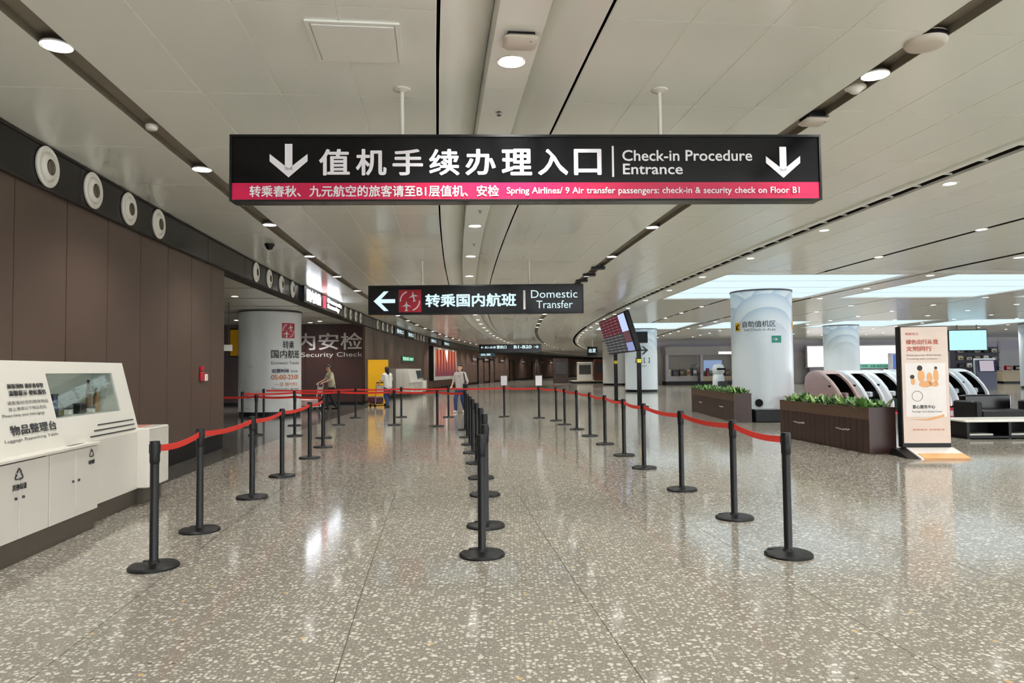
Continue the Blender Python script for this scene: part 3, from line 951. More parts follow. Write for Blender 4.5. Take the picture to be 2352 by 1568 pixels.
for i, (x, y) in enumerate(Cr):
    post(x, y, 'black post without belt in the middle queue row, %s from the front' % ORD[i], RG, 0.05)
pf = []
for i, (x, y) in enumerate(Fr):
    pf.append(post(x, y, ('black post topped by a white placard in the far cross row, %s one' % ('right' if i == 0 else 'left')) if i < 2 else
                   'black post in the farthest cross row, %s left of the placard posts' % ORD[i - 2], RG, 0.0, i < 2))
for a, c in zip(pf, Fr[1:]): belt(a, c, 0.02)
belt(pf[-1], (-7.6, 22.1), 0.02)
tail = post(-7.64, 22.1, 'black post beside the alcove column, end of the farthest cross row', RG)
pb = []
for i, (x, y) in enumerate(Br):
    pb.append(post(x, y, 'black belt post in the second far cross row, %s from the right end' % ORD[i], RG))
for a, c in zip(pb, Br[1:]): belt(a, c, 0.02)
pa = []
for i, (x, y) in enumerate(Ar):
    pa.append(post(x, y, 'black belt post in the short row before the alcove column, %s from the right' % ORD[i], RG))
for a, c in zip(pa, Ar[1:]): belt(a, c, 0.02)
belt(pa[-1], (-7.3, 16.9), 0.02)
post(-7.34, 16.9, 'black belt post half hidden by the end of the panelled wall', RG)

# ================================================================== COLUMNS
def column(label, x, y, R, z1, m, cut=0.14, rotz=0.0):
    t = thing('column', label, 'column', (x, y, 0), rotz)
    MB().lathe([(R, cut), (R, z1)], 64).build('shaft', m, t, True)
    MB().lathe([(R * 0.965, 0), (R * 0.965, cut)], 48).build('plinth', M_black, t, True)
    MB().lathe([(R + 0.02, z1 - 0.05), (R + 0.02, z1 - 0.0)], 64).build('top_ring', M_dgrey, t, True)
    return t
c1 = column('white round column with printed petals and check-in lettering beside the planters', 8.12, 23.35, 0.95, CEIL, M_colwhite)
c1.rotation_euler = (0, 0, -math.atan2(8.12, 23.35))
MB()
RR = 0.955
b = MB()
def plate_on(parent, name, m, x0, x1, z0, z1, R):
    b = MB()
    for i in range(6):
        a0 = (x0 + (x1 - x0) * i / 6) / R; a1 = (x0 + (x1 - x0) * (i + 1) / 6) / R
        b.add([(R * math.sin(a0), -R * math.cos(a0), z0), (R * math.sin(a1), -R * math.cos(a1), z0), (R * math.sin(a1), -R * math.cos(a1), z1), (R * math.sin(a0), -R * math.cos(a0), z1)], [(0, 1, 2, 3)])
    return b.build(name, m, parent)
plate_on(c1, 'pictogram_plate', M_yellow, -0.93, -0.70, 2.60, 2.86, RR)
lettering('pictogram', '↙', M_black, c1, -0.90, -0.74, 2.64, 2.82, 0, 0.03, RR + 0.004)
lettering('lettering', '自助值机区', M_dgrey, c1, -0.60, 0.44, 2.70, 2.90, 0, 0.006, RR)
lettering('lettering', 'Self Check-in Area', M_dgrey, c1, -0.55, 0.42, 2.58, 2.66, 0, 0.0, RR)
plate_on(c1, 'pictogram_plate', M_yellow, 1.25, 1.45, 2.62, 2.90, RR)
plate_on(c1, 'exit_plate', mat('exit_green', (24, 140, 120), 0.4), 0.30, 0.62, 2.20, 2.42, RR)
lettering('exit_figure', '→', M_white, c1, 0.34, 0.5, 2.26, 2.36, 0, 0.02, RR + 0.004)
MB().lathe([(0.12, 0), (0.12, 0.03), (0.06, 0.05), (0.002, 0.05)], 20, axis='Y').build('floor_socket', M_black, c1, True).location = (-0.12, -0.99, 0.33)

c2 = column('white round column with black screen and arrow behind the flight display', 8.05, 44.9, 1.0, CEIL, M_colwhite)
c2.rotation_euler = (0, 0, -math.atan2(8.05, 44.9))
o = MB().box(-0.5, 0.42, -0.06, 0.0, 0, 0.68).build('screen', M_black, c2); o.location = (0.0, -1.05, 3.0)
arrow('arrow', M_dgrey, c2, 0.15, 2.55, 0.5, 0.6, -1.02, PI / 2)
lettering('lettering', '出口', M_dgrey, c2, -0.35, 0.55, 1.75, 2.15, 0, 0.01, 1.005)
lettering('lettering', 'EXIT', M_dgrey, c2, -0.1, 0.35, 1.52, 1.64, 0, 0.0, 1.005)
column('pale blue-white round column with petal print behind the massage chairs', 19.8, 43.2, 1.0, CEIL, M_colwhite, rotz=-0.4)
column('white round column cut by the right edge of the photo', 31.7, 43.2, 1.0, CEIL, M_colwhite, rotz=-0.6)
column('far beige round column behind the flight display', 9.1, 64.3, 1.0, CEIL, M_colplain)
cl = column('white round column with red transfer pictogram standing in the alcove', -8.25, 24.5, 1.02, 3.5, M_colplain)
cl.rotation_euler = (0, 0, math.atan2(8.25, 24.5))
RL = 1.025
transfer_icon(cl, 0.62, 2.82, 0.5, 0, RL)
lettering('lettering', '转乘', M_dgrey, cl, 0.40, 0.85, 2.22, 2.48, 0, 0.02, RL)
lettering('lettering', '国内航班', M_dgrey, cl, 0.02, 1.15, 1.90, 2.18, 0, 0.02, RL)
lettering('lettering', 'Domestic Transfer', M_dgrey, cl, 0.03, 1.15, 1.70, 1.80, 0, 0.0, RL)
lettering('lettering', '运营时间', mat('print_navy', (34, 48, 88), 0.5), cl, 0.04, 0.62, 1.42, 1.55, 0, 0.03, RL)
lettering('lettering', 'Service time', M_dgrey, cl, 0.70, 1.05, 1.43, 1.53, 0, 0.0, RL)
lettering('lettering', '05:00-23:00', mat('print_orange', (214, 120, 70), 0.5), cl, 0.02, 1.1, 1.20, 1.36, 0, 0.02, RL)
lettering('lettering', '一层 国内到达', mat('print_orange', (214, 120, 70)), cl, 0.15, 1.05, 0.98, 1.10, 0, 0.0, RL)
lettering('lettering', 'Domestic Arrival', M_dgrey, cl, 0.05, 1.1, 0.84, 0.93, 0, 0.0, RL)

# alcove small things
t = thing('amber_panel', 'narrow amber light panel at the left edge of the alcove column', 'panel', (-9.75, 26.2, 0), 0.2)
MB().box(-0.5, 0.5, -0.05, 0.05, 2.05, 3.0).build('board', M_yellow, t)
MB().box(-0.53, 0.53, -0.03, 0.08, 2.0, 3.05).build('frame', M_black, t)
MB().cyl((0, 0.03, 0), 0.03, 3.05, 3.5, 10).build('hanger', M_black, t)
t = thing('alcove_sign', 'small pale rectangular sign at the dark left side of the alcove', 'sign', (-8.5, 21.0, 0), 0.3)
MB().box(-0.3, 0.3, -0.03, 0.03, 2.08, 2.26).build('board', M_wdoor, t)
MB().cyl((0.2, 0, 0), 0.012, 2.26, 3.5, 8).build('hanger', M_dgrey, t)
MB().cyl((-0.2, 0, 0), 0.012, 2.26, 3.5, 8).build('hanger', M_dgrey, t)
# call point on the wall
t = thing('fire_call_point', 'small red fire call point with a white box on the brown wall', 'call point', A(UW + 0.0, 13.05, 1.30), head(13) + PI / 2)
MB().bbox(-0.08, 0.08, -0.05, 0.0, 0, 0.16, 0.01).build('red_box', M_red, t)
MB().bbox(-0.05, 0.05, -0.05, 0.0, 0.18, 0.26, 0.01).build('strobe', M_red, t)
MB().bbox(0.13, 0.27, -0.04, 0.0, 0, 0.12, 0.01).build('white_box', M_wlac, t)

# ================================================================== SERVICE STATION (white unit along the left wall)
def station(label):
    # local x runs along the wall (0 at the far end), -y is the front
    t = thing('service_station', label, 'service station')
    X0, X1 = -5.4, -0.52
    b = MB(); b.box(X0, -1.72, 0.03, 0.95, 0, 0.18); b.box(-1.72, -0.5, 0.14, 0.95, 0, 0.18); b.box(-0.5, 0.02, 0.06, 0.5, 0, 0.18)
    b.build('plinth', M_plinth, t)
    # body with sloped display front
    def y(z): return 0.10 + 0.19 * (z - 0.80) / 0.76 if z > 0.8 else 0.10
    za, zb, zt = 1.05, 1.45, 1.56
    xa, xb = -2.13, -0.83
    b = MB()
    def rect(x0, x1, z0, z1):
        b.quad((x0, y(z0), z0), (x1, y(z0), z0), (x1, y(z1), z1), (x0, y(z1), z1))
    rect(X0, X1, 0.18, 0.80); rect(X0, xa, 0.80, zt); rect(xb, X1, 0.80, zt); rect(xa, xb, 0.80, za); rect(xa, xb, zb, zt)
    b.quad((X0, y(zt), zt), (X1, y(zt), zt), (X1, 0.95, zt), (X0, 0.95, zt))
    b.quad((X0, 0.95, 0.18), (X1, 0.95, 0.18), (X1, 0.95, zt), (X0, 0.95, zt))
    for x in (X0, X1):
        b.add([(x, 0.10, 0.18), (x, 0.95, 0.18), (x, 0.95, zt), (x, y(zt), zt), (x, 0.10, 0.80)], [(0, 1, 2, 3, 4)])
    b.quad((X0, 0.10, 0.18), (X1, 0.10, 0.18), (X1, 0.95, 0.18), (X0, 0.95, 0.18))
    body = b.build('body', M_wlac, t)
    b = MB(); yb = 0.46
    b.quad((xa, y(za), za), (xb, y(za), za), (xb, yb, za), (xa, yb, za)); b.quad((xa, y(zb), zb), (xb, y(zb), zb), (xb, yb, zb), (xa, yb, zb))
    b.quad((xa, y(za), za), (xa, yb, za), (xa, yb, zb), (xa, y(zb), zb)); b.quad((xb, y(za), za), (xb, yb, za), (xb, yb, zb), (xb, y(zb), zb))
    b.quad((xa, yb, za), (xb, yb, za), (xb, yb, zb), (xa, yb, zb))
    b.build('display_recess', mat('recess_grey', (214, 216, 208), 0.4), body)
    b = MB(); e = 0.004
    b.add([(xa, y(za) + 0.012, za), (xb, y(za) + 0.012, za), (xb, y(zb) + 0.012, zb), (xa, y(zb) + 0.012, zb),
           (xa, y(za) + 0.018, za), (xb, y(za) + 0.018, za), (xb, y(zb) + 0.018, zb), (xa, y(zb) + 0.018, zb)],
          [(0, 1, 2, 3), (7, 6, 5, 4), (0, 4, 5, 1), (1, 5, 6, 2), (2, 6, 7, 3), (3, 7, 4, 0)])
    b.build('pane', M_glass, body)
    for i in range(3):
        z = 0.835 + 0.05 * i
        MB().box(-1.62 + 0.1 * i, -0.60, y(z) - 0.004, y(z) + 0.01, z, z + 0.012).build('vent_groove', M_dgrey, body)
    # lower cabinets
    for i in range(4):
        x1 = -1.70 - 0.86 * i; x0 = x1 - 0.85
        c = MB().box(x0, x1, 0.02, 0.5, 0.18, 0.775).build('cabinet', M_wlac, t)
        for k in range(2):
            d0 = x0 + 0.004 + 0.425 * k
            d = MB().bbox(d0, d0 + 0.418, 0.0, 0.02, 0.185, 0.77, 0.003).build('door', M_wdoor, c)
            kx = x0 + 0.425 + (-0.05 if k == 0 else 0.05)
            MB().lathe([(0.011, -0.012), (0.011, 0.0)], 12, (kx, 0, 0.50), 'Y').build('lock', M_dgrey, d)
        if i == 0:
            lettering('door_print', '♺', M_dgrey, c, x1 - 0.18, x1 - 0.10, 0.67, 0.75, -0.003, 0.01)
            lettering('door_print', '可回收', M_dgrey, c, x1 - 0.20, x1 - 0.08, 0.61, 0.65, -0.003, 0.01)
        if i == 1:
            lettering('door_print', '♺', M_dgrey, c, x0 + 0.36, x0 + 0.47, 0.63, 0.73, -0.003, 0.01)
            lettering('door_print', '其他垃圾', M_dgrey, c, x0 + 0.33, x0 + 0.52, 0.56, 0.61, -0.003, 0.01)
    for i in range(2):
        x1 = -1.69 - 1.9 * i
        MB().bbox(x1 - 1.895, x1, -0.012, 0.17, 0.78, 0.805, 0.004).build('worktop', M_wlac, t)
        MB().box(x1 - 0.42, x1 - 0.18, 0.05, 0.09, 0.80, 0.807).build('waste_slot', M_plinth, t)
    MB().box(-3.6, -2.62, 0.0, 0.02, 0.771, 0.781).build('shadow_gap', M_dgrey, t)
    # printed notices on the slope
    def notice(body_, x0, x1, z0, z1, bold=0.0):
        o_ = lettering('notice_print', body_, M_dgrey, body, x0, x1, 0, (z1 - z0) * 1.03, 0, bold)
        o_.location = (0, y(z0) - 0.004, z0); o_.rotation_euler = (-math.atan2(0.19, 0.76), 0, 0)
    notice('物品整理台', -2.85, -2.17, 0.96, 1.04, 0.02)
    notice('Luggage Repacking Table', -2.95, -2.17, 0.905, 0.935, 0.0)
    notice('旅客须知 请妥善保管', -2.75, -2.22, 1.33, 1.37, 0.02)
    notice('温馨提示 便民服务', -2.75, -2.2, 1.27, 1.315, 0.02)
    notice('请看管好您的随身物品', -2.8, -2.2, 1.20, 1.23, 0.0)
    notice('禁止携带以下物品登机', -2.8, -2.25, 1.15, 1.18, 0.0)
    notice('Please keep your belongings', -2.9, -2.3, 1.10, 1.13, 0.0)
    # end pedestal
    pd = MB().bbox(-0.56, 0.03, -0.02, 0.52, 0.18, 0.84, 0.012).build('end_pedestal', M_wlac, t)
    MB().bbox(-0.40, -0.12, 0.12, 0.26, 0.835, 0.846, 0.004).build('red_button_plate', mat('dull_red', (196, 120, 112), 0.4), pd)
    return t
M_navy0 = mat('dark_screen', (46, 54, 66), 0.3)
st = station('large white service station with glass display case and bins against the brown wall')
st.location = A(-5.47, 9.0); st.rotation_euler = (0, 0, head(7.5) + PI / 2)
st2 = copy_tree(st)
st2['label'] = 'small far white service station with dark windows before the grey wall'
st2.location = A(-5.5, 45.0); st2.rotation_euler = (0, 0, head(44) + PI / 2)
def far_y(z): return 0.10 + 0.19 * (z - 0.80) / 0.76
for x0 in (-2.6, -1.5):
    MB().prism([(far_y(1.0) - 0.02, 1.0), (far_y(1.46) - 0.02, 1.46), (far_y(1.46) - 0.005, 1.46), (far_y(1.0) - 0.005, 1.0)], x0, x0 + 0.85, 'X').build('info_screen', M_navy0, st2)
# things inside the near display case
def in_case(o, x, yy):
    q = st.matrix_basis @ Vector((x, yy, 1.052)); o.location = q; o.rotation_euler = (0, 0, st.rotation_euler.z)
def bottle(label, x, yy, r, h, m, neck=0.35):
    t = thing('bottle', label, 'bottle', group='items in the glass display case')
    MB().lathe([(r * 0.9, 0), (r, 0.01), (r, h * 0.62), (r * neck, h * 0.78), (r * neck, h * 0.93)], 16).build('glass_body', m, t, True)
    MB().lathe([(r * neck * 1.2, h * 0.92), (r * neck * 1.2, h)], 12).build('cap', M_dgrey, t, True)
    in_case(t, x, yy)
M_navy = mat('navy', (40, 44, 78), 0.3); M_olive = mat('olive', (112, 110, 70), 0.4); M_amber = mat('amber', (150, 112, 70), 0.35)
bottle('dark navy bottle at the left end of the glass display case', -2.02, 0.30, 0.035, 0.21, M_navy, 0.9)
bottle('dark navy bottle second from the left in the glass display case', -1.91, 0.30, 0.035, 0.21, M_navy, 0.9)
bottle('tall thin amber bottle near the right of the glass display case', -1.13, 0.36, 0.022, 0.33, M_amber, 0.5)
bottle('slender dark bottle at the right end of the glass display case', -1.0, 0.34, 0.03, 0.25, M_amber, 0.3)
def case_tin(label, x, yy, w, h, m):
    t = thing('display_tin', label, 'tin', group='items in the glass display case')
    MB().bbox(-w / 2, w / 2, -0.035, 0.035, 0, h * 0.8, 0.006).build('box', m, t)
    MB().bbox(-w / 2 - 0.004, w / 2 + 0.004, -0.039, 0.039, h * 0.8, h, 0.005).build('lid', M_dgrey, t)
    in_case(t, x, yy)
case_tin('low olive tin left of centre in the glass display case', -1.8, 0.32, 0.11, 0.08, M_olive)
case_tin('white tin in the middle of the glass display case', -1.58, 0.34, 0.07, 0.07, M_wlac)
case_tin('dark box right of the middle in the glass display case', -1.34, 0.34, 0.12, 0.10, M_bandblk)
case_tin('small white tin beside the tall bottle in the glass display case', -1.20, 0.30, 0.05, 0.06, M_wlac)

# ================================================================== FLIGHT DISPLAY
t = thing('flight_display', 'long tilted flight information display on two black posts with yellow tape', 'display', (4.72, 30.3, 0), -PI / 2 + math.radians(1.6))
for xx in (3.05, -2.1):
    p = MB().box(xx - 0.09, xx + 0.09, -0.07, 0.07, 0.03, 2.2).build('support_post', M_black, t)
    MB().box(xx - 0.095, xx + 0.095, -0.075, 0.075, 1.66, 1.80).build('yellow_tape', mat('yellow_tape', (226, 214, 60), 0.5), p)
    MB().box(xx - 0.25, xx + 0.25, -0.3, 0.3, 0, 0.03).build('base_plate', M_black, p)
dsp = link('display_head', None, t); dsp.location = (0, -0.12, 2.08)
dsp.rotation_euler = (math.radians(17), 0, 0)
MB().bbox(-3.2, 3.2, 0.0, 0.22, 0, 1.6, 0.04).build('housing', M_black, dsp)
M_scr_r = emis('screen_maroon', (120, 62, 70), 0.75); M_scr_g = emis('screen_grey', (96, 96, 98), 0.7)
for k in range(5):
    x0 = -3.12 + 0.97 * k
    b = MB()
    for r in range(12):
        b.mi = 0 if r > 5 else 1
        z0 = 0.06 + 0.125 * r
        b.box(x0 + 0.02, x0 + 0.93, -0.008, -0.002, z0 + 0.012, z0 + 0.108)
    b.build('flight_rows', [M_scr_r, M_scr_g], dsp)
    b = MB()
    for r in range(12):
        b.box(x0 + 0.06, x0 + 0.06 + 0.12 + 0.2 * random.random(), -0.012, -0.008, 0.06 + 0.125 * r + 0.05, 0.06 + 0.125 * r + 0.075)
    b.build('flight_text', emis('screen_text', (170, 160, 165), 0.8), dsp)
MB().box(1.78, 3.1, -0.008, -0.002, 0.85, 1.54).build('advert_screen', emis('screen_blue', (190, 205, 245), 1.0), dsp)
MB().box(1.78, 3.1, -0.008, -0.002, 0.42, 0.83).build('advert_screen', emis('screen_mixed', (110, 80, 84), 0.8), dsp)
MB().box(1.78, 3.1, -0.008, -0.002, 0.06, 0.40).build('advert_screen', emis('screen_blue2', (150, 160, 205), 0.9), dsp)

# ================================================================== PLANTERS
def planter(label, p0, p1, w, h):
    p0 = Vector(p0); p1 = Vector(p1); d = p1 - p0; Ld = d.length
    ang = math.atan2(d.y, d.x)
    t = thing('planter', label, 'planter', (p0.x, p0.y, 0), ang)
    MB().box(0.012, Ld - 0.012, -w + 0.012, -0.012, 0, h - 0.05).build('box', M_wood, t)
    n = max(8, int(Ld / 0.16)); pw = Ld / n
    for s_, yy in ((1, 0.0), (-1, -w)):
        me = MB().box(0.004, pw - 0.004, -0.014, 0.0, 0.03, h - 0.2).mesh('plank', M_wood)
        for i in range(n):
            link('plank', me, t, (i * pw, yy + (0 if s_ > 0 else 0.014), 0))
        MB().box(0, Ld, yy - 0.016 if s_ > 0 else yy, yy + 0.006 if s_ > 0 else yy + 0.016, h - 0.2, h).build('rim_board', M_wood2, t)
    for x in (0, Ld):
        MB().box(x - 0.012, x + 0.012, -w, 0.0, 0.0, h).build('end_board', M_wood, t)
    MB().box(0.02, Ld - 0.02, -w + 0.02, -0.02, h - 0.09, h - 0.05).build('soil', mat('soil', (48, 38, 30), 0.9, var=0.3, scale=30), t)
    b = MB()
    nl = int(170 * Ld)
    for i in range(nl):
        x = random.uniform(0.1, Ld - 0.1); yy = random.uniform(-w + 0.03, -0.03)
        a = random.uniform(0, 2 * PI); ln = random.uniform(0.15, 0.32); wd = random.uniform(0.018, 0.036)
        lean = random.uniform(0.35, 1.25)
        b.mi = random.choice((0, 0, 1, 2))
        e = Vector((math.cos(a), math.sin(a), 0)); s2 = Vector((-e.y, e.x, 0)) * wd
        o_ = Vector((x, yy, h - 0.06)); pts = []
        for k in range(4):
            q = k / 3
            c = o_ + e * (ln * lean * q) + Vector((0, 0, ln * (q - 0.55 * lean * q * q)))
            ww = (0.6, 1.0, 0.8, 0.1)[k]
            pts += [c - s2 * ww, c + s2 * ww]
        b.add(pts, [(0, 1, 3, 2), (2, 3, 5, 4), (4, 5, 7, 6)])
    o = b.build('foliage', M_leafs, t); o['kind'] = 'stuff'
    # painted script on the outer face
    b = MB(); pts = []
    for i in range(61):
        q = i / 60
        pts.append((Ld * 0.5 - 0.22 + 0.44 * q, 0.006, h * 0.46 + 0.016 * math.sin(q * 34) * (1 - 0.6 * q) + 0.006 * math.sin(q * 9)))
    b.tube(pts, 0.004, 5).build('painted_script', M_white, t)
    return t
# planters run along the hall, their outer long side faces the queue
pl_a0, pl_a1 = (5.82, 11.80), (5.54, 14.92)
mid = ((pl_a0[0] + pl_a1[0]) / 2, (pl_a0[1] + pl_a1[1]) / 2)
planter('dark wooden planter with leafy plants, nearest one before the standing poster', pl_a0, mid, 0.46, 0.76)
planter('dark wooden planter with leafy plants adjoining the nearest one on its far end', mid, pl_a1, 0.46, 0.76)
planter('dark wooden planter with plants directly before the white check-in column', (5.80, 18.9), (5.90, 21.5), 0.46, 0.76)
planter('dark wooden planter with plants at the far end, near the white robot', (5.90, 21.5), (6.02, 24.2), 0.46, 0.76)
t = thing('floor_box', 'low black box on the floor at the foot of the white column', 'box', (6.45, 19.0, 0))
MB().bbox(-0.12, 0.62, -0.2, 0.3, 0, 0.32, 0.02).build('case', M_black, t)
MB().box(-0.10, 0.60, -0.18, 0.28, 0.32, 0.335).build('lid', M_bandblk, t)
t = thing('extinguisher_box', 'red fire extinguisher box at the foot of the white column', 'extinguisher box', (8.62, 22.1, 0), -0.35)
MB().bbox(-0.17, 0.17, -0.12, 0.12, 0.02, 0.54, 0.015).build('case', M_red, t)
MB().box(-0.14, 0.14, -0.128, -0.12, 0.08, 0.46).build('door', mat('sign_red2', (196, 24, 40), 0.3), t)
MB().box(-0.05, 0.05, -0.145, -0.128, 0.48, 0.5).build('handle', M_dgrey, t)

# ================================================================== POSTER STAND
t = thing('poster_stand', 'tall beige poster stand with black frame on an orange base', 'poster stand', (6.62, 11.55, 0), -0.06)
PW, PZ0, PZ1 = 0.37, 0.20, 2.06
MB().bbox(-PW - 0.01, PW + 0.01, -0.0, 0.14, PZ0 - 0.07, PZ1 + 0.01, 0.008).build('frame', M_black, t)
ps = MB().box(-PW + 0.015, PW, -0.006, 0.0, PZ0, PZ1).build('poster', mat('poster_beige', (218, 198, 184), 0.35, var=0.03), t)
M_pw = mat('poster_pale', (226, 220, 216), 0.4)
MB().box(-PW + 0.06, PW - 0.05, -0.009, -0.006, 0.62, 1.48).build('poster_field', M_pw, ps)
M_pr = mat('poster_red', (196, 92, 74), 0.5); M_po = mat('poster_orange', (226, 168, 112), 0.5)
lettering('poster_print', '温馨提示', M_pr, ps, -0.29, -0.08, 1.93, 1.97, -0.01, 0.0)
lettering('poster_print', '绿色出行从我', M_pr, ps, -0.28, 0.22, 1.78, 1.86, -0.01, 0.02)
lettering('poster_print', '文明同行', M_pr, ps, -0.28, 0.12, 1.67, 1.75, -0.01, 0.02)
lettering('poster_print', 'Green Journey With Family', M_dgrey, ps, -0.28, 0.26, 1.585, 1.62, -0.01, 0.0)
lettering('poster_print', 'Travelling with Children', M_dgrey, ps, -0.28, 0.20, 1.53, 1.56, -0.01, 0.0)
b = MB()
def disc(cx_, cz_, r, rz=None):
    b.add([(cx_ + r * math.cos(2 * PI * i / 20), -0.012, cz_ + (rz or r) * math.sin(2 * PI * i / 20)) for i in range(20)], [tuple(range(20))])
disc(-0.06, 1.27, 0.055, 0.10); disc(0.07, 1.24, 0.045, 0.09); disc(0.17, 1.27, 0.04, 0.11); disc(-0.19, 1.19, 0.035, 0.06); disc(0.0, 1.14, 0.10, 0.05); disc(0.14, 1.14, 0.07, 0.04)
b.build('poster_figures', M_po, ps)
b = MB()
def disc2(cx_, cz_, r):
    b.add([(cx_ + r * math.cos(2 * PI * i / 16), -0.014, cz_ + r * math.sin(2 * PI * i / 16)) for i in range(16)], [tuple(range(16))])
disc2(-0.08, 1.40, 0.042); disc2(-0.20, 1.26, 0.034); disc2(0.17, 1.40, 0.022)
b.build('poster_hair', M_hair, ps)
b = MB()
for i in range(24):
    a0, a1 = 2 * PI * i / 24, 2 * PI * (i + 1) / 24
    b.add([(-0.13 + 0.085 * math.cos(a0), -0.011, 0.95 + 0.085 * math.sin(a0)), (-0.13 + 0.085 * math.cos(a1), -0.011, 0.95 + 0.085 * math.sin(a1)),
           (-0.13 + 0.078 * math.cos(a1), -0.011, 0.95 + 0.078 * math.sin(a1)), (-0.13 + 0.078 * math.cos(a0), -0.011, 0.95 + 0.078 * math.sin(a0))], [(0, 1, 2, 3)])
b.build('poster_seal', M_dgrey, ps)
lettering('poster_print', '爱心服务中心', M_dgrey, ps, -0.21, 0.14, 0.75, 0.81, -0.011, 0.02)
lettering('poster_print', 'Passenger Care Service Center', M_dgrey, ps, -0.22, 0.25, 0.68, 0.72, -0.011, 0.0)
b = MB()
b.add([(-0.27, -0.011, 0.58), (0.0, -0.011, 0.585), (0.28, -0.011, 0.66), (0.28, -0.011, 0.62), (0.05, -0.011, 0.565)], [(0, 1, 2, 3, 4)]); b.build('poster_swoosh', M_po, ps)
lettering('poster_print', '旅客服务 欢迎咨询', M_pr, ps, -0.22, 0.27, 0.40, 0.43, -0.011, 0.0)
# splayed base: black foot to the left, orange printed slope in front
b = MB()
b.add([(-0.42, -0.18, 0.0), (-0.14, -0.50, 0.0), (-0.36, 0.05, 0.12), (-0.36, 0.2, 0.12), (-0.42, 0.3, 0)], [(0, 1, 2), (0, 2, 3, 4)])
b = MB().prism([(-0.50, 0.0), (-0.48, 0.02), (-0.02, 0.13), (0.16, 0.13), (0.36, 0.02), (0.36, 0)], -0.33, 0.40, 'X'); 
b.build('base', M_pw, t)
MB().prism([(-0.502, 0.0), (-0.505, 0.022), (-0.30, 0.072), (-0.30, 0.06)], -0.29, 0.395, 'X').build('base_print', M_po, t)
MB().prism([(-0.45, 0.0), (-0.02, 0.115), (0.10, 0.115), (0.2, 0.0)], -0.50, -0.33, 'X').build('base_side', M_black, t)

# ================================================================== BENCH TABLE AND SOFA
t = thing('low_table', 'low black shelf table with a white stone top at the right edge', 'table', (8.75, 14.0, 0), -0.02)
MB().bbox(0, 2.6, -0.05, 0.75, 0.33, 0.375, 0.01).build('table_top', M_wlac, t)
for x in (0.06, 0.86, 1.70, 2.5):
    MB().box(x, x + 0.05, 0.0, 0.7, 0.0, 0.33).build('upright', M_black, t)
MB().box(0.06, 2.55, 0.0, 0.7, 0.02, 0.06).build('shelf', M_black, t)
MB().box(0.06, 2.55, 0.64, 0.7, 0.06, 0.33).build('back_panel', M_black, t)
for i, (x, w) in enumerate(((0.15, 0.5), (1.0, 0.5), (1.85, 0.5))):
    o = MB().bbox(0, w, 0, 0.3, 0, 0.035, 0.005).build('magazine', M_wlac); o.location = (8.75 + x, 14.12, 0.061)
    tag(o, 'white magazine lying on the low table shelf, %s from the left' % ORD[i], 'magazine', 'magazines in the low table')
def sofa(label, x, y, w, rot):
    t = thing('sofa', label, 'sofa', (x, y, 0), rot)
    MB().bbox(0, w, 0.0, 0.85, 0.10, 0.42, 0.03).build('seat', M_black, t, True)
    MB().bbox(0, w, 0.62, 0.85, 0.36, 0.74, 0.03).build('backrest', M_bandblk, t, True)
    MB().bbox(-0.14, 0.02, 0, 0.85, 0.1, 0.62, 0.03).build('armrest', M_black, t, True)
    for (a, c) in ((0.05, 0.06), (w - 0.1, 0.06), (0.05, 0.74), (w - 0.1, 0.74)):
        MB().cyl((a, c, 0), 0.025, 0, 0.11, 10).build('leg', M_chrome, t)
sofa('black leather sofa behind the low white-topped table', 10.55, 16.2, 1.1, 0.0)
sofa('black leather sofa cut by the right photo edge', 11.9, 16.0, 1.6, -0.05)
o = MB().bbox(0, 0.5, 0, 0.4, 0.0, 0.02, 0.008).build('floor_mat', mat('pink_mat', (226, 70, 120), 0.6)); o.location = (12.3, 20.0, 0.0)
tag(o, 'small bright pink floor mat beside the massage chairs', 'mat')

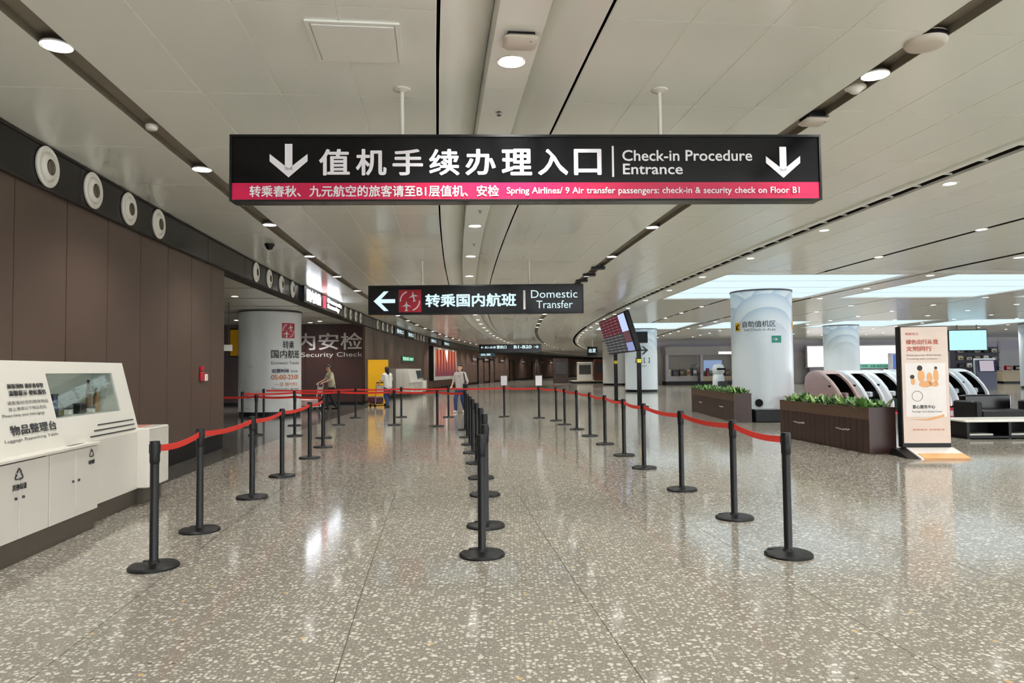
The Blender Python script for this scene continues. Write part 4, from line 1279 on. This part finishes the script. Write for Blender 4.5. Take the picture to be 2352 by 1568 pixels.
# ================================================================== MASSAGE CHAIRS
def chair_proto(msh, name='massage_chair'):
    t = thing(name, '', 'massage chair')
    out = [(-0.50, 0.06), (-0.62, 0.40), (-0.68, 0.85), (-0.64, 1.12), (-0.52, 1.25), (-0.34, 1.31), (-0.14, 1.28), (0.08, 1.17), (0.30, 0.98), (0.48, 0.76), (0.62, 0.52), (0.70, 0.28), (0.70, 0.06)]
    def inset(q, c=(0.0, 0.6)): return [(c[0] + (y_ - c[0]) * q, c[1] + (z_ - c[1]) * q) for y_, z_ in out]
    n = len(out)
    for s_ in (-1, 1):
        layers = [(s_ * 0.34, inset(0.97)), (s_ * 0.36, out), (s_ * 0.43, out), (s_ * 0.47, inset(0.93)), (s_ * 0.49, inset(0.6))]
        vs = []; fs = []
        for x_, l in layers: vs += [(x_, y_, z_) for y_, z_ in l]
        for k in range(4):
            for i in range(n):
                j = (i + 1) % n
                fs.append((k * n + i, k * n + j, (k + 1) * n + j, (k + 1) * n + i))
        fs += [tuple(range(n)), tuple(range(4 * n, 5 * n))]
        sh = MB().add(vs, fs).build('side_shell', msh, t, True)
        MB().prism(inset(0.84), min(s_ * 0.325, s_ * 0.341), max(s_ * 0.325, s_ * 0.341)).build('inner_lining', M_bandblk, sh)
        MB().box(s_ * 0.478 - 0.008, s_ * 0.478 + 0.008, 0.16, 0.30, 0.80, 0.86).build('side_badge', M_black, sh)
        MB().bbox(min(s_ * 0.22, s_ * 0.34), max(s_ * 0.22, s_ * 0.34), -0.35, 0.34, 0.44, 0.62, 0.03).build('armrest', msh, t, True)
    prof = [(-0.56, 0.10), (-0.62, 0.85), (-0.56, 1.12), (-0.44, 1.22), (-0.30, 1.16), (-0.34, 0.9), (-0.24, 0.50), (-0.12, 0.38), (0.40, 0.38), (0.44, 0.1)]
    MB().prism(prof, -0.335, 0.335).build('seat_pad', M_bandblk, t, True)
    MB().bbox(-0.24, 0.24, -0.40, -0.22, 0.96, 1.16, 0.03).build('head_cushion', M_black, t, True)
    MB().prism([(-0.62, 1.14), (-0.52, 1.25), (-0.34, 1.31), (-0.14, 1.28), (0.02, 1.20), (-0.12, 1.24), (-0.34, 1.26), (-0.5, 1.2)], -0.35, 0.35).build('hood', msh, t, True)
    MB().prism([(0.42, 0.40), (0.54, 0.38), (0.68, 0.10), (0.58, 0.06), (0.42, 0.2)], -0.33, 0.33).build('leg_rest', M_black, t, True)
    MB().bbox(-0.38, 0.38, -0.50, 0.55, 0.0, 0.10, 0.02).build('base', M_black, t)
    return t
M_cw = mat('chair_white', (226, 232, 236), 0.2, var=0.02)
M_cp = mat('chair_pink', (186, 160, 156), 0.35, var=0.03)
cp1 = chair_proto(M_cp); cp1.location = (9.95, 22.4, 0.007); cp1.rotation_euler = (0, 0, -2.62)
cp1['label'] = 'beige pink massage chair seen from the side, right of the white column'
mc = chair_proto(M_cw)
for i, lb in enumerate(('white massage chair next to the beige pink one', 'white massage chair, third in the row from the column', 'white massage chair just left of the poster stand',
                        'white massage chair mostly hidden behind the poster stand', 'white massage chair just right of the poster stand, above the sofa', 'rightmost white massage chair of the row')):
    o = mc if i == 0 else copy_tree(mc)
    o.location = (9.95 + 1.03 * (i + 1), 22.4 + 0.56 * (i + 1), 0.007); o.rotation_euler = (0, 0, -2.62); o['label'] = lb; o['group'] = 'massage chairs'
o = MB().prism([(9.3, 21.3), (10.4, 20.9), (17.0, 24.6), (16.6, 27.0), (9.3, 23.4)], 0.0, 0.006, 'Z').build('carpet', mat('red_carpet', (190, 30, 50), 0.9, var=0.15, scale=40))
tag(o, 'red carpet strip under the row of massage chairs', 'carpet')
t = thing('service_robot', 'white standing robot with a dark face behind the far planter', 'robot', (7.05, 24.6, 0), 0.3)
MB().lathe([(0.26, 0.0), (0.28, 0.1), (0.24, 0.5), (0.20, 0.95), (0.19, 1.15), (0.14, 1.22)], 28).build('body', M_cw, t, True)
MB().lathe([(0.13, 1.20), (0.20, 1.28), (0.21, 1.42), (0.15, 1.54), (0.002, 1.58)], 28).build('head', M_cw, t, True)
MB().bbox(-0.16, 0.16, -0.22, -0.12, 1.36, 1.43, 0.02).build('visor', M_black, t, True)
MB().bbox(-0.15, 0.15, -0.32, -0.16, 0.75, 0.98, 0.02).build('tablet', M_dgrey, t)

# ================================================================== THINGS ALONG THE LEFT FAR WALL
t = thing('yellow_totem', 'tall plain yellow panel standing before the far grey wall', 'totem', (-5.66, 30.3, 0), 0.05)
MB().bbox(-0.42, 0.42, 0, 0.2, 0.02, 1.92, 0.01).build('panel', M_yellow, t)
MB().box(-0.38, 0.38, 0.02, 0.18, 0, 0.03).build('foot', M_black, t)
def ad_mat():
    m = bpy.data.materials.new('theatre_picture'); m.use_nodes = True
    nt = m.node_tree; N, L = nt.nodes, nt.links
    N.remove(N['Principled BSDF'])
    tc = N.new('ShaderNodeTexCoord'); sp_ = N.new('ShaderNodeSeparateXYZ'); L.new(tc.outputs['Object'], sp_.inputs[0])
    wv = N.new('ShaderNodeTexWave'); wv.inputs['Scale'].default_value = 0.22; wv.inputs['Distortion'].default_value = 3.0; L.new(tc.outputs['Object'], wv.inputs['Vector'])
    rp = N.new('ShaderNodeValToRGB')
    rp.color_ramp.elements[0].color = rgb((140, 48, 46)); rp.color_ramp.elements[1].color = rgb((232, 140, 110))
    L.new(wv.outputs[0], rp.inputs[0])
    mr = N.new('ShaderNodeMapRange'); mr.inputs[1].default_value = 0.5; mr.inputs[2].default_value = 1.6; L.new(sp_.outputs[2], mr.inputs[0])
    mx = N.new('ShaderNodeMix'); mx.data_type = 'RGBA'; mx.inputs[6].default_value = rgb((128, 72, 78))
    L.new(mr.outputs[0], mx.inputs[0]); L.new(rp.outputs[0], mx.inputs[7])
    e = N.new('ShaderNodeEmission'); e.inputs[1].default_value = 0.75
    L.new(mx.outputs[2], e.inputs[0]); L.new(e.outputs[0], N['Material Output'].inputs[0])
    return m
t = thing('light_box', 'wide lit advertising light box with a red curtain picture on the wall', 'light box', A(UW + 0.02, 52.2, 0.70), head(57.5) + PI / 2)
MB().bbox(0, 11.4, -0.3, 0.0, 0, 2.5, 0.03).build('frame', M_wlac, t)
MB().box(0.5, 10.9, -0.31, -0.3, 0.3, 2.35).build('picture', ad_mat(), t)
b = MB(); b.add([(5.0, -0.315, 2.35), (6.4, -0.315, 2.35), (5.9, -0.315, 1.35)], [(0, 1, 2)]); b.build('picture_gap', M_lightbox, t)
MB().box(-0.35, -0.02, -0.3, 0.0, 0, 2.55).build('side_pillar', M_black, t)
t = thing('exit_sign', 'green emergency exit sign fixed high on the far grey wall', 'exit sign', A(UW + 0.02, 43.5, 2.0), head(43) + PI / 2)
MB().bbox(-2.2, 2.2, -0.05, 0.0, 0, 0.34, 0.01).build('case', mat('exit_green2', (20, 110, 84), 0.4), t)
lettering('lettering', '安全出口 EXIT', emis('exit_glow', (200, 255, 220), 1.2), t, -1.9, 1.9, 0.06, 0.28, -0.054, 0.02)
# doors and notices on the far curved wall
for i, (v, w) in enumerate(((78, 3.2), (84.5, 2.6), (97, 2.6), (112, 3.0))):
    d = thing('wall_door', '%s dark brown door recess in the far curved wall from the left' % ORD[i], 'door', A(UW + 0.02, v, 0), head(v) + PI / 2, 'far doors')
    MB().box(-w / 2, w / 2, -0.05, 0.0, 0.0, 2.6).build('leaf', mat('far_door', (112, 92, 82), 0.7, spec=0.1), d)
    MB().box(-w / 2 - 0.2, -w / 2, -0.09, 0.0, 0, 2.75).build('jamb', M_black, d)
    MB().box(w / 2, w / 2 + 0.2, -0.09, 0.0, 0, 2.75).build('jamb', M_black, d)
    MB().box(-w / 2 - 0.2, w / 2 + 0.2, -0.09, 0.0, 2.6, 2.75).build('lintel', M_black, d)
for i, v in enumerate((74.5, 81.5, 91, 105, 117, 124)):
    t = thing('wall_notice', '%s small white wall notice on the far curved wall from the left' % ORD[i], 'notice', A(UW + 0.02, v, 2.35), head(v) + PI / 2, 'far wall notices')
    MB().box(-1.3, 1.3, -0.03, 0, 0, 0.42).build('board', M_brown_d, t)
    lettering('lettering', '头等舱休息室', M_white, t, -1.2, 1.2, 0.16, 0.36, -0.034, 0.02)
    lettering('lettering', 'Lounge', M_white, t, -0.7, 0.7, 0.04, 0.12, -0.034, 0.0)

# ================================================================== SHOPS OF THE RIGHT HALL
# island shop in the concourse bend
t = thing('display_island', 'low dark display platform in the far concourse bend', 'platform', (6.0, 72.5, 0))
MB().bbox(0, 7.2, 0, 4, 0, 0.18, 0.05).build('deck', M_black, t)
MB().bbox(0.15, 7.05, 0.15, 3.85, 0.18, 0.24, 0.03).build('carpet', M_cream, t)
def stand(label, x, y, w, h, m, z=0.24):
    t = thing('display_stand', label, 'stand', (x, y, z), 0.0)
    MB().bbox(-w / 2, w / 2, 0, 0.5, 0, h, 0.04).build('board', m, t)
    MB().bbox(-w / 2 + 0.2, w / 2 - 0.2, -0.04, 0.0, h * 0.35, h * 0.85, 0.02).build('poster', M_dgrey, t)
stand('white display stand on the far island platform', 7.4, 73.2, 1.6, 1.9, M_wlac)
stand('reddish brown display stand on the far island platform', 9.3, 73.6, 1.8, 2.2, mat('red_brown', (112, 60, 48), 0.5))
stand('dark brown display wall left of the far island platform', 5.1, 75.5, 1.6, 2.6, M_brown_d, 0.0)
t = thing('gate_sign', 'tiny far black hanging sign left of the flight display', 'sign', (6.3, 60, 2.55))
MB().bbox(0, 0.85, 0, 0.15, 0, 0.75, 0.02).build('housing', M_signblk, t)
lettering('lettering', '出发', M_signw, t, 0.1, 0.7, 0.25, 0.6, -0.004, 0.03)
MB().cyl((0.42, 0.07, 0), 0.03, 0.75, CEIL - 2.55, 8).build('hanger_rod', M_trim, t)
# shop front behind the planters
t = thing('retail_shop', 'grey shop front with a display window between the two white columns', 'shop', (13.3, 62.0, 0))
MB().box(0, 8.6, 0.0, 1.85, 0.0, 0.28).build('base', M_black, t)
MB().box(0, 8.6, 0.3, 1.85, 2.55, 3.3).build('fascia', mat('fascia_grey', (172, 170, 172), 0.4), t)
MB().box(4.6, 7.9, 0.27, 0.3, 2.62, 2.82).build('light_strip', M_lightbox, t)
for x in (0.0, 3.0, 6.2, 8.4):
    MB().box(x, x + 0.25, 0.3, 0.6, 0.28, 2.55).build('pier', M_lav, t)
MB().box(0.2, 8.4, 1.5, 1.85, 0.28, 2.55).build('back_wall', mat('shop_back', (176, 172, 168), 0.5), t)
MB().box(3.6, 5.2, 1.44, 1.5, 1.2, 2.1).build('screen', emis('shop_screen', (140, 165, 200), 0.8), t)
MB().box(0.3, 2.9, 0.9, 1.4, 0.28, 0.75).build('counter', M_grey, t)
MB().box(3.3, 8.2, 0.9, 1.4, 0.28, 0.7).build('counter', M_cream, t)
random.seed(11)
cols = [M_wlac, M_dgrey, M_brown_d, M_cream, M_navy, M_amber, M_red]
for i in range(14):
    x = 13.7 + 0.57 * i
    w = random.uniform(0.25, 0.45); h = random.uniform(0.25, 0.8)
    o = thing('display_box', '%s display box from the left on the counters of the shop front' % ORD[i], 'box', (x, 63.05, 0.752 if i < 5 else 0.702), 0, 'boxes in the shop front')
    MB().bbox(-w / 2, w / 2, -0.14, 0.14, 0, h, 0.02).build('carton', cols[i % 7], o)
    MB().box(-w / 2 + 0.04, w / 2 - 0.04, -0.145, -0.14, h * 0.3, h * 0.7).build('carton_print', cols[(i + 3) % 7], o)
# lit wall box between the columns
t = thing('white_light_box', 'large blank white light box behind the pale blue column', 'light box', (25.9, 63.0, 1.42))
MB().bbox(-0.1, 8.0, 0, 0.3, -0.1, 1.9, 0.03).build('frame', M_grey, t)
MB().box(0, 7.9, -0.01, 0.0, 0, 1.8).build('panel', M_lightbox, t)
MB().box(0.2, 7.7, 0.1, 0.25, -1.42, -0.1).build('support', M_lav, t)
t = thing('blue_counter_sign', 'green lettered counter sign below the white light box', 'sign', (23.2, 50.0, 1.28))
MB().bbox(0, 3.2, 0, 0.15, 0, 0.32, 0.02).build('board', mat('pale_green', (150, 220, 200), 0.4), t)
lettering('lettering', '按摩椅 体验区', mat('teal_ink', (30, 150, 130), 0.5), t, 0.2, 3.0, 0.07, 0.25, -0.004, 0.02)
MB().box(0.3, 0.4, 0.03, 0.1, -1.28, 0).build('leg', M_dgrey, t)
MB().box(2.8, 2.9, 0.03, 0.1, -1.28, 0).build('leg', M_dgrey, t)
t = thing('blue_kiosk', 'blue lit kiosk screen behind the poster stand', 'kiosk', (25.6, 48.5, 0))
MB().bbox(0, 1.3, 0, 0.5, 0, 2.3, 0.03).build('case', M_lav, t)
MB().box(0.1, 1.2, -0.01, 0.0, 1.2, 2.2).build('screen', emis('kiosk_blue', (92, 120, 190), 0.9), t)
t = thing('led_screen', 'bright cyan video screen hanging at the upper right', 'screen', (26.8, 44.0, 2.35), -0.15)
MB().bbox(-0.05, 2.15, 0, 0.2, -0.05, 1.25, 0.02).build('case', M_black, t)
MB().box(0.0, 2.1, -0.01, 0.0, 0, 1.2).build('panel', emis('led_cyan', (176, 226, 246), 1.15), t)
for x in (0.5, 1.6):
    MB().cyl((x, 0.1, 0), 0.025, 1.25, CEIL - 2.35, 8).build('hanger_rod', M_dgrey, t)
# dark shelf unit with goods
t = thing('shop_shelf', 'dark shop shelf wall with white and black goods at far right', 'shelf', (36.0, 58.5, 0))
MB().box(0, 3.6, 0.0, 0.6, 0, 2.9).build('carcass', mat('shelf_slate', (74, 74, 92), 0.5), t)
for k in range(4):
    MB().box(0.1, 3.5, -0.3, 0.0, 0.6 + 0.6 * k, 0.65 + 0.6 * k).build('shelf_board', M_dgrey, t)
i = 0
for k in range(4):
    for j in range(5):
        o = thing('shelf_product', '%s product from the left on shelf board %s of the dark shop shelf' % (ORD[j], ['one', 'two', 'three', 'four'][k]), 'product', (36.4 + 0.68 * j, 58.35, 0.652 + 0.6 * k), 0, 'goods on the dark shop shelf')
        MB().bbox(-0.2, 0.2, -0.1, 0.1, 0, 0.24 + 0.06 * ((j + k) % 3), 0.03).build('pack', [M_wlac, M_black, M_cream, M_wlac][(j * 2 + k) % 4], o)
        MB().box(-0.12, 0.12, -0.104, -0.1, 0.06, 0.16).build('pack_print', M_dgrey, o)
t = thing('ticket_kiosk', 'dark blue kiosk with a bright screen at far right', 'kiosk', (28.9, 44.6, 0), -0.3)
MB().prism([(0, 0), (0.6, 0), (0.55, 1.75), (0.2, 1.75), (0.05, 1.0)], 0, 1.0, 'X').build('case', M_navy, t)
MB().prism([(0.19, 1.7), (0.185, 1.7), (0.045, 1.05), (0.05, 1.05)], 0.12, 0.88, 'X').build('screen', emis('kiosk_scr', (190, 180, 190), 0.9), t)
MB().box(-0.08, 1.08, 0.5, 0.62, 0, 1.85).build('back_shell', M_cw, t)
t = thing('shop_counter', 'long cream shop counter with red goods at the right edge', 'counter', (38.2, 56.0, 0))
MB().bbox(0, 9, 0, 0.9, 0.12, 0.95, 0.03).build('front', M_cream, t)
MB().box(0.1, 8.9, 0.05, 0.85, 0, 0.12).build('kick', M_black, t)
MB().bbox(-0.05, 9.05, -0.05, 0.95, 0.95, 1.0, 0.02).build('worktop', M_wlac, t)
for j in range(5):
    o = thing('shop_goods', '%s red and dark goods box on the far cream counter from the left' % ORD[j], 'box', (38.8 + 0.7 * j, 56.3, 1.0), 0, 'goods on the cream counter')
    MB().bbox(-0.22, 0.22, -0.15, 0.15, 0, 0.36, 0.03).build('pack', [M_red, M_black][j % 2], o)
    MB().box(-0.15, 0.15, -0.154, -0.15, 0.1, 0.24).build('pack_print', M_cream, o)

# ================================================================== PEOPLE
def capsules(caps):
    b = MB()
    for p0, r0, p1, r1 in caps:
        p0 = Vector(p0); p1 = Vector(p1)
        d = p1 - p0
        if d.length < 1e-5: d = Vector((0, 0, 1e-4))
        e = d.normalized()
        pts = []; rs = []
        for i in range(5):
            a = PI / 2 * (1 - i / 4); pts.append(p0 - e * r0 * math.sin(a)); rs.append(max(r0 * math.cos(a), 1e-4))
        for i in range(5):
            a = PI / 2 * i / 4; pts.append(p1 + e * r1 * math.sin(a)); rs.append(max(r1 * math.cos(a), 1e-4))
        up = Vector((0, 0, 1)) if abs(e.z) < 0.9 else Vector((0, 1, 0))
        x = e.cross(up).normalized(); y = x.cross(e); n = 12; vs = []; fs = []
        for p, r in zip(pts, rs):
            for i in range(n):
                w = 2 * PI * i / n
                vs.append(p + x * (r * math.cos(w)) + y * (r * math.sin(w)))
        for k in range(len(pts) - 1):
            for i in range(n):
                j = (i + 1) % n
                fs.append((k * n + i, k * n + j, (k + 1) * n + j, (k + 1) * n + i))
        fs += [tuple(range(n - 1, -1, -1)), tuple(range((len(pts) - 1) * n, len(pts) * n))]
        b.add(vs, fs)
    return b
def fused(name, caps, m, parent, voxel=0.014, sm=3):
    me = capsules(caps).mesh(name, m)
    o = bpy.data.objects.new(name, me); COL.objects.link(o)
    r = o.modifiers.new('r', 'REMESH'); r.mode = 'VOXEL'; r.voxel_size = voxel
    s_ = o.modifiers.new('s', 'SMOOTH'); s_.iterations = sm; s_.factor = 0.5
    dg = bpy.context.evaluated_depsgraph_get(); dg.update()
    m2 = bpy.data.meshes.new_from_object(o.evaluated_get(dg))
    bpy.data.objects.remove(o); bpy.data.meshes.remove(me)
    m2.name = name
    if not m2.materials: m2.materials.append(m)
    for p in m2.polygons: p.use_smooth = True
    return link(name, m2, parent)
def person(label, loc, rot, h, hands, feet, top, bottom, shoe, lean=0.0, long_hair=False):
    """faces +Y. hands, feet: two (x, y, z) targets each, for a 1.65 m body"""
    t = thing('person', label, 'person', loc, rot)
    k = h / 1.65
    hip = Vector((0, 0, 0.88)); ch = Vector((0, lean, 1.28)); nk = Vector((0, lean * 1.15, 1.40)); hd = Vector((0, lean * 1.15 + 0.03, 1.54))
    body = []; shirt = []; pants = []; shoes = []
    def add(l, p0, r0, p1, r1): l.append((tuple(Vector(p0) * k), r0 * k, tuple(Vector(p1) * k), r1 * k))
    for s_ in (-1, 1):
        add(body, hip + Vector((s_ * 0.07, 0, 0)), 0.10, ch + Vector((s_ * 0.09, 0, 0)), 0.095)
        add(shirt, hip + Vector((s_ * 0.07, 0, -0.03)), 0.115, ch + Vector((s_ * 0.09, 0, 0)), 0.108)
    add(body, ch, 0.10, nk, 0.06); add(body, nk, 0.052, hd + Vector((0, -0.01, -0.05)), 0.055)
    add(shirt, ch + Vector((0, 0, 0.02)), 0.11, nk + Vector((0, 0, -0.02)), 0.07)
    add(body, hd + Vector((0, 0.015, -0.06)), 0.062, hd + Vector((0, 0, 0.03)), 0.088)
    add(body, hd + Vector((0, 0.085, -0.015)), 0.014, hd + Vector((0, 0.10, -0.03)), 0.016)
    add(body, hd + Vector((0, 0.072, -0.075)), 0.02, hd + Vector((0, 0.074, -0.08)), 0.02)
    for s_ in (-1, 1):
        add(body, hd + Vector((s_ * 0.085, 0.0, -0.03)), 0.014, hd + Vector((s_ * 0.09, -0.01, 0.01)), 0.016)
        sh = ch + Vector((s_ * 0.165, 0, 0.05)); hn = Vector(hands[0 if s_ < 0 else 1])
        mid = (sh + hn) / 2; dist = (hn - sh).length; bend = math.sqrt(max(0.0, 0.27 ** 2 - (dist / 2) ** 2))
        el = mid + Vector((s_ * 0.5, -0.75, -0.35)).normalized() * bend
        add(body, ch + Vector((s_ * 0.10, 0, 0.06)), 0.07, sh, 0.055); add(body, sh, 0.05, el, 0.04); add(body, el, 0.038, hn, 0.026)
        add(shirt, ch + Vector((s_ * 0.10, 0, 0.05)), 0.085, sh, 0.068); add(shirt, sh, 0.064, sh + (el - sh) * 0.9, 0.056)
        d = (hn - el).normalized(); side = Vector((0, 0, 1)).cross(d)
        side = side.normalized() if side.length > 0.1 else Vector((0, 1, 0))
        palm = hn + d * 0.07
        add(body, hn, 0.026, palm, 0.03)
        for f in range(4):
            q = palm + side * (0.024 * (f - 1.5)); L_ = (0.06, 0.072, 0.068, 0.052)[f]
            m_ = q + d * L_ * 0.6 + Vector((0, 0, -0.006)); add(body, q, 0.010, m_, 0.009); add(body, m_, 0.009, m_ + d * L_ * 0.4 + Vector((0, 0, -0.022)), 0.008)
        q = hn + d * 0.03 + side * (-s_ * 0.03); add(body, q, 0.011, q + d * 0.05 + side * (-s_ * 0.025), 0.009)
        ft = Vector(feet[0 if s_ < 0 else 1]); hp = hip + Vector((s_ * 0.085, 0, -0.03)); an = ft + Vector((0, 0, 0.08))
        mid = (hp + an) / 2; dist = (an - hp).length; bend = math.sqrt(max(0.0, 0.415 ** 2 - (dist / 2) ** 2))
        kn = mid + Vector((0, 1, 0.1)).normalized() * bend
        add(body, hp, 0.085, kn, 0.056); add(body, kn, 0.054, an, 0.036); add(body, an, 0.035, ft + Vector((0, 0.13, 0.03)), 0.026)
        add(pants, hp + Vector((0, 0, 0.06)), 0.10, hp, 0.10); add(pants, hp, 0.098, kn, 0.074); add(pants, kn, 0.072, an + (kn - an) * 0.05, 0.060)
        add(shoes, ft + Vector((0, -0.05, 0.042)), 0.042, ft + Vector((0, 0.15, 0.034)), 0.036)
    fused('body', body, M_skin, t, 0.011 * k)
    fused('shirt', shirt, top, t, 0.016)
    fused('trousers', pants, bottom, t, 0.016)
    fused('shoes', shoes, shoe, t, 0.014, 1)
    hair = []
    add(hair, hd + Vector((0, -0.03, 0.02)), 0.094, hd + Vector((0, -0.005, 0.055)), 0.086)
    if long_hair:
        add(hair, hd + Vector((0, -0.05, 0.0)), 0.085, hd + Vector((0, -0.085, -0.16)), 0.06)
    fused('hair', hair, M_hair, t, 0.012)
    for s_ in (-1, 1):
        o = MB().lathe([(0.001, -0.01), (0.009, -0.005), (0.011, 0.0), (0.009, 0.005), (0.001, 0.01)], 10).build('eye', M_black, t, True)
        o.location = (hd + Vector((s_ * 0.034, 0.078, 0.012))) * k
    return t
M_shw = mat('shirt_white', (226, 224, 218), 0.8); M_den = mat('denim', (44, 66, 108), 0.85, var=0.15, scale=30)
M_tan = mat('cap_tan', (196, 186, 160), 0.8); M_drk = mat('dark_cloth', (40, 40, 44), 0.85); M_gtop = mat('grey_top', (196, 190, 186), 0.8)
p1 = person('person in a pale shirt bending over a luggage cart in the alcove', (-7.0, 27.9, 0), 2.2, 1.68,
            [(-0.2, 0.42, 1.0), (0.2, 0.42, 1.0)], [(-0.1, -0.12, 0), (0.1, 0.15, 0)], M_tan, M_drk, M_black, 0.08)
p2 = person('person in a white top and blue jeans before the yellow panel', (-4.95, 28.6, 0), 0.75, 1.60,
            [(-0.18, 0.38, 0.95), (0.2, 0.36, 0.97)], [(-0.1, -0.14, 0), (0.1, 0.14, 0)], M_shw, M_den, M_drk, 0.05, True)
p3 = person('person in a pale jacket with black shoulder bag beside the far post', (-1.78, 24.7, 0), 2.75, 1.63,
            [(-0.26, 0.1, 0.84), (0.24, 0.2, 0.92)], [(-0.09, -0.16, 0), (0.09, 0.2, 0)], M_gtop, M_den, M_wlac, 0.03, True)
def bag(label, x, y, z, m):
    t = thing('shoulder_bag', label, 'bag', (x, y, z))
    MB().bbox(-0.07, 0.07, -0.16, 0.16, 0, 0.26, 0.03).build('pouch', m, t, True)
    pts = [Vector((0, -0.12, 0.26)) + Vector((-0.06 * math.sin(PI * i / 12), 0.24 * i / 12, 0.36 * math.sin(PI * i / 12))) for i in range(13)]
    MB().tube(pts, 0.012, 6).build('strap', m, t)
bag('black shoulder bag carried by the person in a pale jacket', -1.60, 24.48, 0.74, M_black)
def cart(label, x, y, rot, case_m, case_label):
    t = thing('luggage_cart', label, 'luggage cart', (x, y, 0), rot)
    # pushed from -y, nose at +y
    b = MB(); b.tube([(-0.25, -0.35, 0.12), (-0.22, 0.45, 0.10), (0.22, 0.45, 0.10), (0.25, -0.35, 0.12)], 0.016, 8); b.build('chassis', M_chrome, t)
    for x_ in (-0.2, -0.07, 0.07, 0.2):
        MB().tube([(x_, -0.33, 0.13), (x_, 0.42, 0.12)], 0.009, 6).build('deck_bar', M_chrome, t)
    b = MB(); b.tube([(-0.25, -0.35, 0.12), (-0.25, -0.45, 0.98), (0.25, -0.45, 0.98), (0.25, -0.35, 0.12)], 0.016, 8); b.build('push_frame', M_chrome, t)
    MB().tube([(-0.25, -0.47, 0.98), (0.25, -0.47, 0.98)], 0.022, 8).build('handle', M_black, t)
    MB().box(-0.22, 0.22, -0.44, -0.42, 0.62, 0.86).build('advert_board', M_wdoor, t)
    for (x_, y_) in ((-0.24, -0.32), (0.24, -0.32), (0.0, 0.40)):
        MB().lathe([(0.06, -0.018), (0.06, 0.018)], 16, (x_, y_, 0.06), 'X').build('wheel', M_black, t, True)
    c = thing('suitcase', case_label, 'suitcase', (x, y, 0), rot)
    MB().bbox(-0.21, 0.21, -0.28, 0.30, 0.145, 0.42, 0.04).build('shell', case_m, c, True)
    MB().tube([(-0.08, -0.28, 0.30), (-0.08, -0.32, 0.30), (0.08, -0.32, 0.30), (0.08, -0.28, 0.30)], 0.010, 6).build('grip', M_black, c)
cart('steel luggage cart pushed by the person in the alcove', -7.73, 27.37, 2.2, mat('case_pink', (206, 168, 166), 0.5), 'pale pink suitcase on the cart in the alcove')
cart('steel luggage cart pushed by the person in jeans', -5.56, 29.26, 0.75, mat('case_maroon', (88, 40, 52), 0.5), 'maroon suitcase on the cart before the yellow panel')
